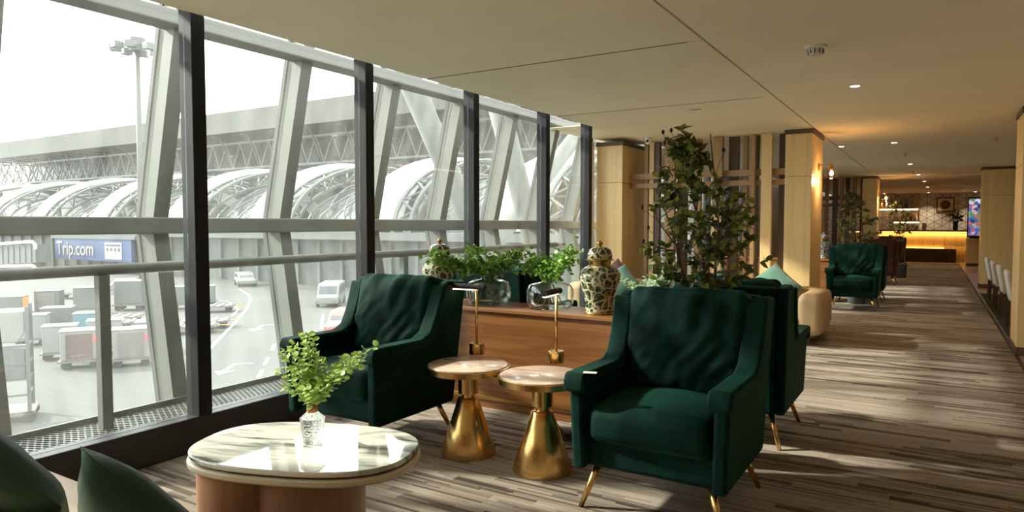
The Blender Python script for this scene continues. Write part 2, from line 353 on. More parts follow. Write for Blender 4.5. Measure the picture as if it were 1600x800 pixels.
# outer facade: kinked ribs, transom, top beam, panes
w2 = struct('window_2')
PR = [(-4.12, -.5), (-4.42, 1.29), (-4.10, 2.66), (-3.62, 3.7)]
ry = [2.66 + 1.03*k for k in range(-7, 26)]
for y in ry:
    MB().prism([(p[0], p[1]) for p in PR] + [(p[0]-.15, p[1]) for p in PR[::-1]], 'y', y-.05, y+.055).build('rib', G['frame'], w2, fix=True)
    MB().prism([(p[0]-.151, p[1]) for p in PR] + [(p[0]-.19, p[1]) for p in PR[::-1]], 'y', y-.062, y-.045).build('gasket', G['rubber'], w2, fix=True)
MB().box(-4.56, -4.37, ry[0], ry[-1], 1.235, 1.345).build('transom', G['frame'], w2, bevel=.01)
MB().box(-4.24, -4.06, ry[0], ry[-1], 2.545, 2.64).build('top_beam', G['frame'], w2, bevel=.01)
for a, bb in zip(ry[:-1], ry[1:]):
    for p, q in ((PR[0], PR[1]), (PR[1], PR[2]), (PR[2], PR[3])):
        if p is PR[2]: p = (-4.03, 2.79)
        MB().prism([(p[0]-.12, p[1]), (q[0]-.12, q[1]), (q[0]-.132, q[1]), (p[0]-.132, p[1])], 'y', a+.056, bb-.051).build('added_sun_shield' if q is PR[3] else 'pane', G['frame'] if q is PR[3] else G['pane_out'], w2, fix=True)  # solid top panels added to keep a sun stripe off the floor
# perforated walkway strip: crossed bars
gb = MB(); gx0, gx1 = -4.20, -3.685
y = YB
while y < 7.35:
    for sg in (1, -1):
        a0 = (gx0, y, .13) if sg > 0 else (gx1, y, .126); a1 = (gx1, y+.24, .13) if sg > 0 else (gx0, y+.24, .128)
        dx, dy = (a1[0]-a0[0]), .24; n_ = Vector((-dy, dx, 0)).normalized()*.005
        z = a0[2]; gb.add([(a0[0]-n_.x, a0[1]-n_.y, z), (a0[0]+n_.x, a0[1]+n_.y, z), (a1[0]+n_.x, a1[1]+n_.y, z), (a1[0]-n_.x, a1[1]-n_.y, z)], [(0, 1, 2, 3)])
    y += .036
gr = struct('trim_2'); o = gb.build('grille_mesh', G['grille'], gr); o['kind'] = 'stuff'
MB().box(gx0, gx1, YB, 7.6, .02, .04).build('grille_tray', G['dark'], gr)
MB().box(gx0-.02, gx0, YB, 7.6, .02, .16).build('grille_edge', G['grille'], gr)
hr = thing('handrail', 'painted steel handrail with posts between the slanted facade and black mullions', 'handrail', (-4.02, 2.07, .04))
MB().cyl((0, YB-2.07, 1.0), (0, 5.5, 1.0), .032).build('rail', G['frame'], hr, smooth=True)
for y in (-5.0, -2.5, 0, 2.6, 5.2): MB().box(-.03, .03, y-.03, y+.03, 0, .97).build('post', G['frame'], hr, bevel=.004)
# ================================================================== exterior
ZA = -5.8
ap = struct('floor', (0, 0, 0)); ap.name = 'floor_apron'
MB().box(-420, -5.2, -120, 300, ZA-.3, ZA).build('pavement', G['apron'], ap)
def road(pts, w, name='lane_line'):
    pts = [at(u, v, 'z', ZA+.012) for u, v in pts]; vs = []; fs = []
    for i, p in enumerate(pts):
        d = (pts[min(i+1, len(pts)-1)] - pts[max(i-1, 0)]).normalized(); s = Vector((-d.y, d.x, 0))*w/2
        vs += [p-s, p+s]
    fs = [(2*i, 2*i+1, 2*i+3, 2*i+2) for i in range(len(pts)-1)]
    return MB().add(vs, fs).build(name, G['line'], ap)
road([(320, 552), (345, 527), (368, 503), (385, 483), (392, 468), (388, 460), (374, 452)], .25)
road([(200, 664), (220, 648), (240, 632), (262, 615)], .22)
road([(352, 470), (366, 476), (372, 484), (362, 494)], .18)
for (p, q) in (((392, 610), (400, 598)), ((403, 590), (410, 578)), ((413, 570), (420, 558)), ((424, 548), (429, 538))): road([p, q], .2)
road([(505, 490), (502, 515)], .2); road([(330, 470), (350, 470)], .2)
for u, v, s in ((356, 576, 1.0), (404, 512, 1.1)):      # turn arrows
    c = at(u, v, 'z', ZA+.012); mb = MB(); mb.M = Matrix.Translation(c) @ Matrix.Rotation(math.radians(-52), 4, 'Z') @ Matrix.Scale(s, 4)
    mb.add([(-1.3, -.14, 0), (.5, -.14, 0), (.5, .14, 0), (-1.3, .14, 0), (.5, -.5, 0), (1.5, 0, 0), (.5, .5, 0), (-1.3, .9, 0), (-1.02, .9, 0), (-1.02, .14, 0)], [(0, 1, 2, 3), (4, 5, 6), (3, 9, 8, 7)]).build('turn_arrow', G['line'], ap)
# concourse: tube of truss arches, white membranes and glazing, along x
con = thing('concourse', 'long arched concourse of white membranes and lattice trusses across the apron', 'building', (0, 70, ZA))
def arch(t, a, h, z0): return (-a*math.cos(t), h*math.sin(t)+z0)
TX = [-158.6, -139.7, -120.6, -101.8, -82.2, -64.6, -46.5, -29.0]
NS = 22
def tri(x):
    mb = MB(); P3 = [[], [], []]
    for i in range(NS+1):
        t = PI*i/NS
        for k, (dx, a, h) in enumerate(((-1.1, 16.4, 8.7), (1.1, 16.4, 8.7), (0, 14.4, 6.9))):
            y, z = arch(t, a, h, 6.0); P3[k].append(Vector((dx+x, y, z)))
    for k in range(3): mb.tube(P3[k], .27, 5)
    for i in range(NS):
        for (p, q) in ((0, 2), (1, 2), (0, 1)):
            A, B = (p, q) if i % 2 else (q, p); mb.tube([P3[A][i], P3[B][i+1]], .13, 4)
    mb.build('truss', G['truss'], con)
for x in TX: tri(x)
def barrel(x0, x1, a, h, z0, name, mat, sag=0):
    mb = MB(); nx = 6; n = 20; vs = []; fs = []
    for j in range(nx+1):
        s = sag*(1-(2*j/nx-1)**2)
        for i in range(n+1):
            y, z = arch(PI*i/n, a+s, h+s, z0); vs.append((x0+(x1-x0)*j/nx, y, z))
    for j in range(nx):
        for i in range(n): k = j*(n+1)+i; fs.append((k, k+1, k+n+2, k+n+1))
    return mb.add(vs, fs).build(name, mat, con, smooth=True)
for x in TX:
    barrel(x-8.2, x-1.2, 14.9, 7.9, 6.4, 'membrane', G['membrane'], 1.2)
    barrel(x+1.2, x+10.2, 13.4, 6.3, 6.0, 'glazing', G['facglass'])
for x in TX:
    mb = MB()
    for s in (1, -1):
        for k in range(3):
            pts = []
            for i in range(11):
                t = PI*i/NS*.95+.1; q = (i/10*1.5+k/3) % 1.0001 if False else min(1, max(0, i/10*.7+(k-1)*.33+.15)); y_, z_ = arch(t, 13.9, 6.7, 6.0)
                pts.append((x+1.2+7.6*(q if s > 0 else 1-q), y_, z_))
            mb.tube(pts, .11, 4)
    mb.build('lattice', G['truss'], con)
MB().box(-190, -20, -15, 15, 0, 5.4).build('lower_floor', G['lower'], con)
MB().box(-190, -20, -17, 17, 5.4, 6.2).build('deck_edge', G['truss'], con)
for i in range(46): MB().box(-186+i*3.6, -185.6+i*3.6, -15.3, -15, .2, 5.2).build('wall_post', G['truss'], con)
# blue billboard on the lower wall
bl = thing('billboard', 'long blue billboard reading Trip.com on the wall under the concourse', 'billboard', (-104.1, 52.2, -4.0))
MB().box(-10.5, 10.5, 0, .5, 0, 3.15).build('panel', G['billblue'], bl)
MB().box(-11.4, 11.6, -.15, .6, 3.15, 3.6).build('top_edge', G['truss'], bl)
def text(s, size, mat, parent, loc, rot, name='lettering'):
    c = bpy.data.curves.new(name, 'FONT'); c.body = s; c.size = size; c.extrude = .02; c.align_x = 'CENTER'; c.align_y = 'CENTER'; c.offset = size*.012
    t_ = bpy.data.objects.new(name, c); COL.objects.link(t_); dg = bpy.context.evaluated_depsgraph_get()
    me = bpy.data.meshes.new_from_object(t_.evaluated_get(dg)); bpy.data.objects.remove(t_)
    me.materials.clear(); me.materials.append(mat); o = bpy.data.objects.new(name, me); COL.objects.link(o); o.parent = parent; o.location = loc; o.rotation_euler = rot; return o
text('Trip.com', 2.9, G['line'], bl, (-4.5, -.06, 1.6), (PI/2, 0, 0))
MB().box(3.8, 8.2, -.06, 0, .3, 2.7).build('app_picture', G['line'], bl)
MB().box(4.1, 7.9, -.1, -.06, 2.2, 2.42).build('app_bar', G['billblue'], bl)
for k in range(4): MB().cyl((4.5+k*1.0, -.1, 1.7), (4.5+k*1.0, -.06, 1.7), .24).build('app_dot', G['lower'], bl)
# terminal hall roof far behind
tm = thing('terminal_hall', 'huge flat grey terminal roof on trusses behind the concourse', 'building', (0, 150, ZA))
MB().prism([(0, 45.6), (0, 38.4), (6, 37.6), (6, 45.9)], 'x', -430, 60).build('roof_fascia', G['roofm'], tm, fix=True)
for k in range(7): MB().box(-430, 60, 6+k*9.0+(2.4 if k else 1.2), 15+k*9.0, 40.5, 45.9).build('roof_slab', G['soffit'], tm)
mb = MB(); 
for k in range(31):
    x = -420+k*15.5; mb.tube([(x, 2, 38), (x, 60, 40)], .5, 4); mb.tube([(x, 10, 27), (x, 60, 25)], .5, 4)
    for j in range(5): mb.tube([(x, 4+j*11, 38.5), (x, 10+j*11, 27)], .28, 4); mb.tube([(x, 10+j*11, 27), (x, 15+j*11, 38.5)], .28, 4)
mb.build('roof_truss', G['truss'], tm)
mb = MB()
for y, z in ((8, 27), (8, 36), (30, 26)): mb.tube([(-430, y, z), (60, y, z)], .5, 4)
for k in range(62):
    x = -425+k*7.75; mb.tube([(x, 8, 27), (x+3.9, 8, 36)], .26, 4); mb.tube([(x+3.9, 8, 36), (x+7.75, 8, 27)], .26, 4)
mb.build('edge_truss', G['truss'], tm)
MB().box(-430, 60, 34, 36, 0, 40).build('glass_wall', G['facglass'], tm)
for k in range(16): MB().cyl((-415+k*30, 14, 0), (-415+k*30, 14, 27), 1.0, n=8).build('column', G['truss'], tm)
# floodlight mast
lm = thing('floodlight_mast', 'tall floodlight mast with a ring of lamps on the apron', 'light mast', (-78.4, 45, ZA))
MB().cyl((0, 0, 0), (0, 0, 28), .42, .26, 10).build('pole', G['truss'], lm, smooth=True)
MB().cyl((0, 0, 26.9), (0, 0, 28.4), .9, n=12).build('lamp_ring', G['truss'], lm)
for k in range(8):
    a = k*PI/4; hd = MB(); hd.M = Matrix.Translation((2.3*math.cos(a), 2.3*math.sin(a), 27.2)) @ Matrix.Rotation(a, 4, 'Z')
    hd.box(-.5, .5, -.5, .5, -.35, .35); hd.M = Matrix.Identity(4); hd.tube([(.8*math.cos(a), .8*math.sin(a), 27.6), (1.9*math.cos(a), 1.9*math.sin(a), 27.3)], .1, 5); hd.build('floodlight', G['cartg'], lm)
# big exterior struts beside the facade
def strut(a, b, r, lab):
    a = Vector(a); b = Vector(b); dd = (a-b); a = b+dd*((b.z-ZA)/(b.z-a.z)); b = b-dd*.6; t_ = thing('diagonal_strut', lab, 'strut', tuple(a), 0)
    MB().cyl((0, 0, 0), tuple(b-a), r, n=20).build('tube', G['strutm'], t_, smooth=True)
    mb = MB(); d = (b-a); mb.cyl(tuple(d*.48), tuple(d*.5), r*1.06, n=20); mb.build('collar', G['strutm'], t_)
def on_(u, v): return at(u, v, 'x', -8.0)
strut(on_(745, 372), on_(628, 95), .22, 'thick steel strut descending from roof behind the facade ribs')
strut(on_(832, 372), on_(770, 130), .24, 'thick dark strut crossing outside near the last mullions')
strut(at(800, 345, 'x', -10.5), at(925, 180, 'x', -10.5), .26, 'pale steel strut rising outside behind the crossing strut')
# jet-bridge ramp with white rails
rp_ = thing('boarding_ramp', 'pale ribbed boarding ramp with white pipe rails beside the billboard', 'ramp', (-112, 48, ZA))
P0 = [(-22, 3.2, 6.9), (3.6, 1.7, 5.0)]
MB().prism([(-22, 0.2), (3.2, 1.6), (3.2, 4.2), (-22, 3.2)], 'y', -1, 1).build('ramp_body', G['cartg'], rp_)
for dz, nm in ((4.6, 'upper_rail'), (1.2, 'lower_rail')): MB().tube([(-22, -1.3, dz-1.2), (3.0, -1.3, dz), (3.9, -1.3, dz-.4), (3.9, -1.3, dz-1.1)], .22, 8).build(nm, G['white'], rp_, smooth=True)
for k in range(14): MB().box(-21.6+k*1.8, -21.3+k*1.8, -1.1, -1.0, 0.3+k*.1, 3.2+k*.07).build('rib', G['truss'], rp_)
MB().cyl((-20, 0, 0), (-20, 0, 1.0), .4).build('support', G['truss'], rp_); MB().cyl((2, 0, 0), (2, 0, 1.7), .4).build('support', G['truss'], rp_)
# baggage carts
def cart(u, v, rz, lab, body='cartw', door=None, s=1.0, side=None, mark=False):
    p = at(u, v, 'z', ZA); t_ = thing('baggage_cart', lab, 'baggage cart', (p.x, p.y, ZA), rz, 'baggage carts on the apron'); t_.scale = (s,)*3
    MB().box(-.92, .92, -.66, .66, .32, .42).build('platform', G['cargrey'], t_)
    MB().prism([(-.8, .42), (.8, .42), (.8, 1.85), (-.8, 1.85)], 'y', -.6, .6).build('body', G[body], t_, bevel=.05)
    if door: MB().box(-.55, .55, -.64, -.6, .52, 1.72).build('door_curtain', G[door], t_)
    if side: MB().box(.8, .84, -.55, .55, .5, 1.8).build('side_curtain', G[side], t_)
    if mark: MB().box(.6, .76, -.63, -.6, 1.3, 1.62).build('red_mark', G['red'], t_)
    MB().box(.92, 1.08, -.05, .05, .34, .4).build('tow_bar', G['cargrey'], t_)
    MB().box(-.84, .84, -.63, .63, 1.85, 1.9).build('roof', G['line'], t_)
    for sx in (-.6, .6):
        for sy in (-.5, .5): MB().cyl((sx, sy-.08, .2), (sx, sy+.08, .2), .2, n=12).build('wheel', G['rubber'], t_)
    return t_
R_ = math.radians
cart(127, 573, R_(58), 'white baggage cart with a dark red curtain in the front row', 'cartw', 'cartd', 1.0, mark=True)
cart(206, 570, R_(60), 'white baggage cart with a grey brown curtain in the front row', 'cartw', 'cargrey', 1.0, mark=True)
cart(96, 560, R_(58), 'white closed baggage cart tucked behind the red curtain cart', 'cartw', None, .95, mark=True)
cart(165, 552, R_(58), 'tall white closed baggage cart beside the rail post', 'cartw', None, 1.0)
cart(236, 548, R_(60), 'white closed cart behind the grey curtain cart', 'cartw', None, .9)
cart(143, 537, R_(55), 'teal blue baggage cart parked between white carts', 'cartt', None, 1.0)
cart(92, 526, R_(52), 'pale grey cart behind the closed white carts', 'cartg', None, 1.0)
cart(52, 538, R_(55), 'white cart beside the steel loading rack', 'cartw', None, .95)
cart(22, 500, R_(48), 'grey cart with an orange curtain in the rear row', 'cartg', None, .95, side='carto')
cart(78, 493, R_(48), 'grey cart standing alone in the rear row', 'cartg', 'cargrey', 1.05)
cart(140, 491, R_(48), 'wide silver cart in the rear row', 'cartg', None, 1.15)
cart(205, 484, R_(46), 'long silver cart near the parked white car', 'cartg', None, 1.3)
cart(285, 482, R_(46), 'grey cart seen beside the black mullion', 'cartg', None, 1.0)
cart(322, 476, R_(46), 'grey open cart behind the black mullion', 'cartg', 'cargrey', .9)
def dolly(u, v, rz, lab):
    p = at(u, v, 'z', ZA); t_ = thing('flat_dolly', lab, 'dolly', (p.x, p.y, ZA), rz, 'empty flat dollies on the apron')
    MB().box(-1.5, 1.5, -.8, .8, .4, .52).build('deck', G['cargrey'], t_)
    for k in range(5): MB().box(-1.4+k*.65, -1.2+k*.65, -.78, .78, .52, .6).build('roller', G['cartw'], t_)
    MB().box(1.5, 2.3, -.05, .05, .42, .48).build('tow_bar', G['carto'], t_)
    for sx in (-1.1, 1.1):
        for sy in (-.6, .6): MB().cyl((sx, sy-.08, .22), (sx, sy+.08, .22), .22, n=10).build('wheel', G['rubber'], t_)
for u, v, rz, l in ((335, 487, 46, 'empty flat dolly beside the curved lane line'), (300, 520, 50, 'empty roller dolly right behind the black mullion'), (185, 505, 48, 'empty dolly with rollers between rows of carts'), (225, 512, 52, 'empty dolly nearest the slanted rib'), (115, 466, 30, 'empty dolly beneath the boarding ramp'), (70, 520, 48, 'empty dolly among the white carts'), (322, 512, 50, 'empty dolly next to the curved white line')): dolly(u, v, R_(rz), l)
# cars and a van
def car(u, v, rz, lab, paint, prof, name='car', w=1.75, s=1.0):
    p = at(u, v, 'z', ZA); t_ = thing(name, lab, 'van' if name == 'van' else 'car', (p.x, p.y, ZA), rz); t_.scale = (s,)*3
    MB().prism(prof, 'y', -w/2, w/2).build('body', G[paint], t_, bevel=.1, seg=2, fix=True)
    top = max(z for x, z in prof); x0, x1 = min(x for x, z in prof), max(x for x, z in prof)
    if name == 'van':
        MB().prism([(-1.9, 1.1), (1.75, 1.1), (1.35, 1.7), (-1.9, 1.7)], 'y', -w/2-.01, w/2+.01).build('side_window', G['cardark'], t_)
        MB().prism([(1.83, 1.1), (2.0, 1.1), (1.55, 1.78), (1.42, 1.78)], 'y', -w/2+.15, w/2-.15).build('windscreen', G['cardark'], t_)
    else:
        MB().prism([(-1.55, .98), (.95, .98), (.35, 1.42), (-1.2, 1.42)], 'y', -w/2-.01, w/2+.01).build('side_window', G['cardark'], t_)
        MB().prism([(.96, .99), (1.12, .98), (.47, 1.47), (.35, 1.47)], 'y', -w/2+.15, w/2-.15).build('windscreen', G['cardark'], t_)
        MB().prism([(-1.86, 1.0), (-1.62, 1.0), (-1.3, 1.46), (-1.5, 1.46)], 'y', -w/2+.15, w/2-.15).build('rear_window', G['cardark'], t_)
    for sy in (-w/2+.25, w/2-.25): MB().box(x1-.06, x1+.02, sy-.18, sy+.18, .62, .76).build('headlamp', G['line'], t_)
    for sx in (x0+.85, x1-.8):
        for sy in (-w/2, w/2): MB().cyl((sx, sy-.1, .33), (sx, sy+.1, .33), .33, n=14).build('wheel', G['rubber'], t_)
CP = [(-2.1, .3), (2.1, .3), (2.15, .75), (1.1, .98), (.45, 1.5), (-1.5, 1.52), (-1.95, 1.0), (-2.15, .9)]
VP_ = [(-2.3, .3), (2.3, .3), (2.35, .9), (2.0, 1.1), (1.5, 1.85), (1.2, 1.98), (-2.25, 1.98)]
car(206, 457, R_(62), 'white hatchback car parked near the silver carts', 'cartw', CP, s=.95)
car(383, 446, R_(-28), 'white patrol car with dark windows on the bend', 'cartw', CP, s=1.0)
car(518, 476, R_(-52), 'white passenger van driving past the arrow', 'cartw', VP_, 'van', w=1.8)
car(540, 520, R_(-58), 'red and white car beside the green armchair outside', 'carred', CP, s=1.0)
# steel loading rack at the left
p = at(-18, 660, 'z', ZA)
rk = thing('loading_rack', 'tall grey steel loading rack with white container boxes on wheels', 'loading rack', (p.x, p.y, ZA), R_(62)); rk.scale = (.8,)*3
MB().box(-1.8, 1.8, -.9, .9, .35, .5).build('chassis', G['cargrey'], rk)
for sx in (-1.6, 1.6):
    for sy in (-.8, .8):
        MB().box(sx-.07, sx+.07, sy-.07, sy+.07, .5, 5.2).build('post', G['cartg'], rk); MB().cyl((sx, sy-.1, .25), (sx, sy+.1, .25), .25, n=12).build('wheel', G['rubber'], rk)
for z in (1.2, 1.9, 2.6, 3.4): MB().box(-1.7, 1.7, -.85, -.75, z, z+.08).build('rail', G['cartg'], rk); MB().box(1.55, 1.65, -.85, .85, z, z+.08).build('rail', G['cartg'], rk)
MB().box(-1.5, 1.5, -.8, .8, 1.95, 3.3).build('container', G['cartg'], rk, bevel=.04); MB().prism([(-1.5, 3.7), (1.2, 3.6), (1.5, 4.0), (1.5, 5.0), (-1.5, 5.0)], 'y', -.8, .8).build('container', G['cartw'], rk, bevel=.04)
G['bulk'] = plain('bulkhead_white', (.88, .86, .80), .6, var=.02)
# ================================================================== columns and slat screens
def column(name, label, x0, x1, y0, y1, z=ZC, mat='maple', seam=1.88):
    t_ = thing(name, label, 'column', ((x0+x1)/2, (y0+y1)/2, 0)); hx, hy = (x1-x0)/2, (y1-y0)/2
    MB().box(-hx, hx, -hy, hy, .08, seam-.003).build('lower_panel', G[mat], t_, bevel=.003)
    MB().box(-hx, hx, -hy, hy, seam+.003, z-.055).build('upper_panel', G[mat], t_, bevel=.003)
    MB().box(-hx+.012, hx-.012, -hy+.012, hy-.012, seam-.01, seam+.01).build('groove', G['maple_d'], t_)
    MB().box(-hx-.004, hx+.004, -hy-.004, hy+.004, 0, .08).build('plinth', G['cap'], t_)
    MB().box(-hx-.012, hx+.012, -hy-.012, hy+.012, z-.055, z).build('cap', G['cap'], t_)
    return t_
column('column', 'maple clad column beside the last black mullion', -4.10, -3.71, 8.93, 9.85)
column('column', 'maple clad column carrying the glass globe sconce at the green lounge', -1.575, -1.27, 8.93, 9.85)
column('column', 'maple clad column with a sconce close to the bar', -1.50, -1.18, 18.6, 19.5)
column('column', 'maple clad column at the edge of the tiled floor', .722, 1.5, 8.35, 9.0)
column('column', 'wide maple panel column beyond the row of white chairs', .81, 1.45, 16.8, 17.3)
column('column', 'narrow maple panel column between the white chairs and the cove light', 1.30, 1.75, 15.6, 16.0)
def screen(label, spec, y, rails, zt=ZC-.005):
    t_ = thing('slat_screen', label, 'screen', (0, y, 0))
    for x0, x1, dy, mt in spec: MB().box(x0, x1, dy, dy+.08, 0, zt).build('slat', G[mt], t_, bevel=.002)
    for x0, x1, z0, z1 in rails: MB().box(x0, x1, .085, .135, z0, z1).build('cross_rail', G['maple_d'], t_, bevel=.002)
    return t_
def X(u, y): return at(u, 350, 'y', y).x
y1 = 9.1
spec = [(X(a, y1), X(b, y1), 0, m_) for a, b, m_ in ((1038, 1053, 'maple_d'), (1112, 1127, 'maple_d'), (1188, 1204, 'maple'), (1172, 1178, 'maple_d'))]
spec += [(X(a, y1+.2), X(b, y1+.2), .14, m_) for a, b, m_ in ((1008, 1014, 'maple_d'), (1016, 1023, 'maple'), (1025, 1032, 'brown'), (1060, 1072, 'brown'), (1086, 1096, 'maple_d'), (1139, 1154, 'brown'), (1161, 1168, 'maple_d'), (1178, 1185, 'brown'), (1217, 1226, 'brown'))]
screen('screen of maple and walnut slats behind the beige sofa with green cushions', spec, y1, [(-3.70, -1.58, 1.925, 2.005), (-3.70, -1.58, 1.80, 1.87)])
y2 = 18.9
spec = [(X(a, y2), X(b, y2), 0, m_) for a, b, m_ in ((1288, 1294, 'maple_d'), (1300, 1308, 'brown'), (1311, 1317, 'maple_d'), (1320, 1327, 'brown'), (1330, 1337, 'maple_d'), (1343, 1351, 'brown'))]
screen('far screen of slats beside the bar column', spec, y2, [(X(1284, y2), -1.51, 1.9, 2.0), (X(1284, y2), -1.51, 1.74, 1.82)])
o = MB().box(-3.7, -1.58, 9.95, 10.0, 1.98, ZC-.01).build('wall_bulkhead', G['bulk']); o['kind'] = 'structure'
# ================================================================== armchairs
def armchair(label, mat):
    t_ = thing('armchair', label, 'armchair'); m_ = G[mat]
    fl = lambda mb: [setattr(mb, 'v', [Vector((v.x*(1+.10*(v.z-.2)), v.y, v.z)) for v in mb.v])] and mb
    base = MB(); base.box(-.315, .315, -.33, .34, .20, .34); fl(base).build('base_frame', m_, t_, bevel=.02, seg=3, ang=40)
    for s in (-1, 1):
        sd_ = MB(); sd_.prism([(-.375, .195), (-.39, .60), (0, .60), (.09, .645), (.15, .75), (.21, .93), (.26, .952), (.43, .94), (.33, .195)], 'x', s*.283, s*.345)
        fl(sd_).build('side_panel', m_, t_, bevel=.018, seg=3, fix=True, ang=40)
        pd = MB(); pd.prism([(-.415, .55), (-.418, .60), (-.40, .635), (0, .632), (.07, .665), (.125, .765), (.185, .935), (.225, .915), (.17, .735), (.11, .625), (.03, .585), (-.37, .58), (-.385, .545)], 'x', s*.262, s*.358)
        fl(pd).build('arm_pad', m_, t_, bevel=.014, seg=3, fix=True, ang=40)
    bk = MB(); bk.prism([(.25, .20), (.35, .20), (.465, .925), (.445, .945), (.38, .945), (.30, .5)], 'x', -.282, .282); fl(bk).build('back_shell', m_, t_, bevel=.018, seg=3, fix=True, ang=40)
    st = MB(); st.M = Matrix.Translation((0, -.075, .405)); st.soft(.276, .30, .082, .05, 24, (0, .016, .028), .010, 5, 3); st.build('seat_cushion', m_, t_, smooth=True)
    bc = MB(); bc.M = Matrix.Translation((0, .215, .715)) @ Matrix.Rotation(math.radians(-13), 4, 'X')
    def wr(o, p):
        k = noise.noise(Vector((o.x*13, o.z*3.2, 7.3))); k2 = noise.noise(Vector((o.x*5+o.z*6, o.z*5-o.x*4, 1.1)))
        if p[1] < -.2: o.y += .024*abs(k)**.7*math.copysign(1, k)*(max(0, min(1, (o.z+.02)/.14))) + .016*k2 + .013*noise.noise(Vector((o.x*20-o.z*16, o.z*9+o.x*6, 4.4)))*max(0, min(1, (.16-o.z)/.2))
        o.z += .008*noise.noise(Vector((o.x*9, 2.2, .4)))
        return o
    bc.soft(.300, .095, .262, .052, 44, (.0, .055, .008), .010, 4, 5, wr); bc.build('back_cushion', m_, t_, smooth=True)
    for s in (-1, 1):
        MB().cyl((s*.255, -.27, .205), (s*.325, -.325, .0), .019, .011, 14).build('leg', G['brass'], t_, smooth=True)
        MB().cyl((s*.255, .26, .205), (s*.325, .34, 0), .019, .011, 14).build('leg', G['brass'], t_, smooth=True)
    return t_
def recolor(root, mat):
    for ch in root.children:
        if not ch.name.startswith('leg') and ch.material_slots:
            ch.material_slots[0].link = 'OBJECT'; ch.material_slots[0].material = G[mat]
ch1 = armchair('dark green velvet armchair beside the white marked side table, right one facing coffee table', 'green')
ch1['label'] = 'dark green velvet armchair with brass legs backing onto the leafy tree'
ch1.location = (-1.03, 3.12, 0)
dup(ch1, 'dark green velvet armchair next to the window behind the marble coffee table', (-2.87, 3.07, 0))
dup(ch1, 'dark green velvet armchair turned to the beige sofa, its back to the tree', (-1.05, 4.44, 0), PI)
dup(ch1, 'dark green velvet armchair beyond the walnut console, back to the glass vases', (-3.02, 4.98, 0), PI)
dup(ch1, 'dark green velvet armchair far down the aisle before the second tree', (-1.03, 11.72, 0))
dup(ch1, 'dark green velvet armchair hidden behind the far armchair, back to the second tree', (-1.03, 13.15, 0), PI)
b1 = dup(ch1, 'dark brown armchair beside the far potted tree', (-1.0, 16.9, 0), PI); recolor(b1, 'brownv')
b2 = dup(ch1, 'dark brown armchair facing the aisle close to the bar', (-.98, 20.2, 0), 0); recolor(b2, 'brownv')
# ================================================================== coffee table
def stadium(L, Wd, n=40, e=2.6):
    return [(L/2*math.copysign(abs(math.cos(t))**(2/e), math.cos(t)), Wd/2*math.copysign(abs(math.sin(t))**(2/e), math.sin(t))) for t in (2*PI*k/n for k in range(n))]
ct = thing('coffee_table', 'oval coffee table with a green veined marble top and reddish wood drum', 'coffee table', (-2.04, 1.79, 0), math.radians(20))
MB().prism(stadium(.87, .565, 64), 'z', .432, .452).build('marble_top', G['marble'], ct, bevel=.005, seg=2, ang=35)
MB().prism(stadium(.845, .54, 64), 'z', .424, .432).build('shadow_gap', G['brown'], ct)
MB().prism(stadium(.88, .575, 64), 'z', .397, .424).build('cream_underlay', G['cream'], ct, bevel=.008, seg=3, ang=35)
for s in (-1, 1):
    dr = MB(); R0 = .20
    dr.prism([(-.085+s*.125+R0*math.cos(2*PI*k/40), -.03+R0*math.sin(2*PI*k/40)) for k in range(40)], 'z', 0, .396); dr.build('drum', G['drum'], ct, ang=35)
MB().box(-.21, .04, -.18, .12, 0, .394).build('drum_core', G['drum'], ct)
ct2 = dup(ct, 'oval marble coffee table between the walnut console and the beige sofa', (-2.2, 6.0, 0), math.radians(8))
# ================================================================== plants helpers
def leafmesh(name, L, Wd, mat, fold=.25, droop=.15):
    mb = MB(); vs = [(0, 0, 0), (Wd*.7, L*.22, fold*Wd), (Wd, L*.5, fold*Wd-droop*L*.2), (0, L, -droop*L), (-Wd, L*.5, fold*Wd-droop*L*.2), (-Wd*.7, L*.22, fold*Wd), (0, L*.5, -droop*L*.15)]
    me = bpy.data.meshes.new(name); me.from_pydata(vs, [], [(0, 1, 2, 6), (6, 2, 3), (0, 6, 4, 5), (6, 3, 4)]); me.materials.append(mat)
    for p in me.polygons: p.use_smooth = True
    return me
def roundleaf(name, r, mat):
    vs = [(r*math.cos(a), r+r*math.sin(a), .18*r*math.cos(2*a)) for a in (2*PI*k/8 for k in range(8))]
    me = bpy.data.meshes.new(name); me.from_pydata([(0, r, -.2*r)]+vs, [], [(0, 1+k, 1+(k+1) % 8) for k in range(8)]); me.materials.append(mat)
    for p in me.polygons: p.use_smooth = True
    return me
def orient(pos, d, rnd, s=1.0):
    d = d.normalized(); y = d; x = y.cross(Vector((0, 0, 1)))
    if x.length < .05: x = Vector((1, 0, 0))
    x.normalize(); z = x.cross(y)
    M_ = Matrix((x, y, z)).transposed().to_4x4()
    return Matrix.Translation(pos) @ M_ @ Matrix.Rotation(rnd, 4, 'Y') @ Matrix.Scale(s, 4)
def joined(name, mats, me_list, parent):
    vs = []; fs = []; mi = []
    for M_, (me, k) in zip(mats, me_list):
        n = len(vs); vs += [tuple(M_ @ v.co) for v in me.vertices]
        for p in me.polygons: fs.append(tuple(i+n for i in p.vertices)); mi.append(k)
    m2 = bpy.data.meshes.new(name); m2.from_pydata(vs, [], fs); seen = []
    for me, k in me_list:
        while len(m2.materials) <= k: m2.materials.append(None)
        m2.materials[k] = me.materials[0]
    for p, k in zip(m2.polygons, mi): p.material_index = k; p.use_smooth = True
    o = bpy.data.objects.new(name, m2); COL.objects.link(o); o.parent = parent; o['kind'] = 'stuff'; return o
LM = [leafmesh('leaf', .058, .0165, G['leaf']), leafmesh('leaf_light', .055, .016, G['leaf2'])]
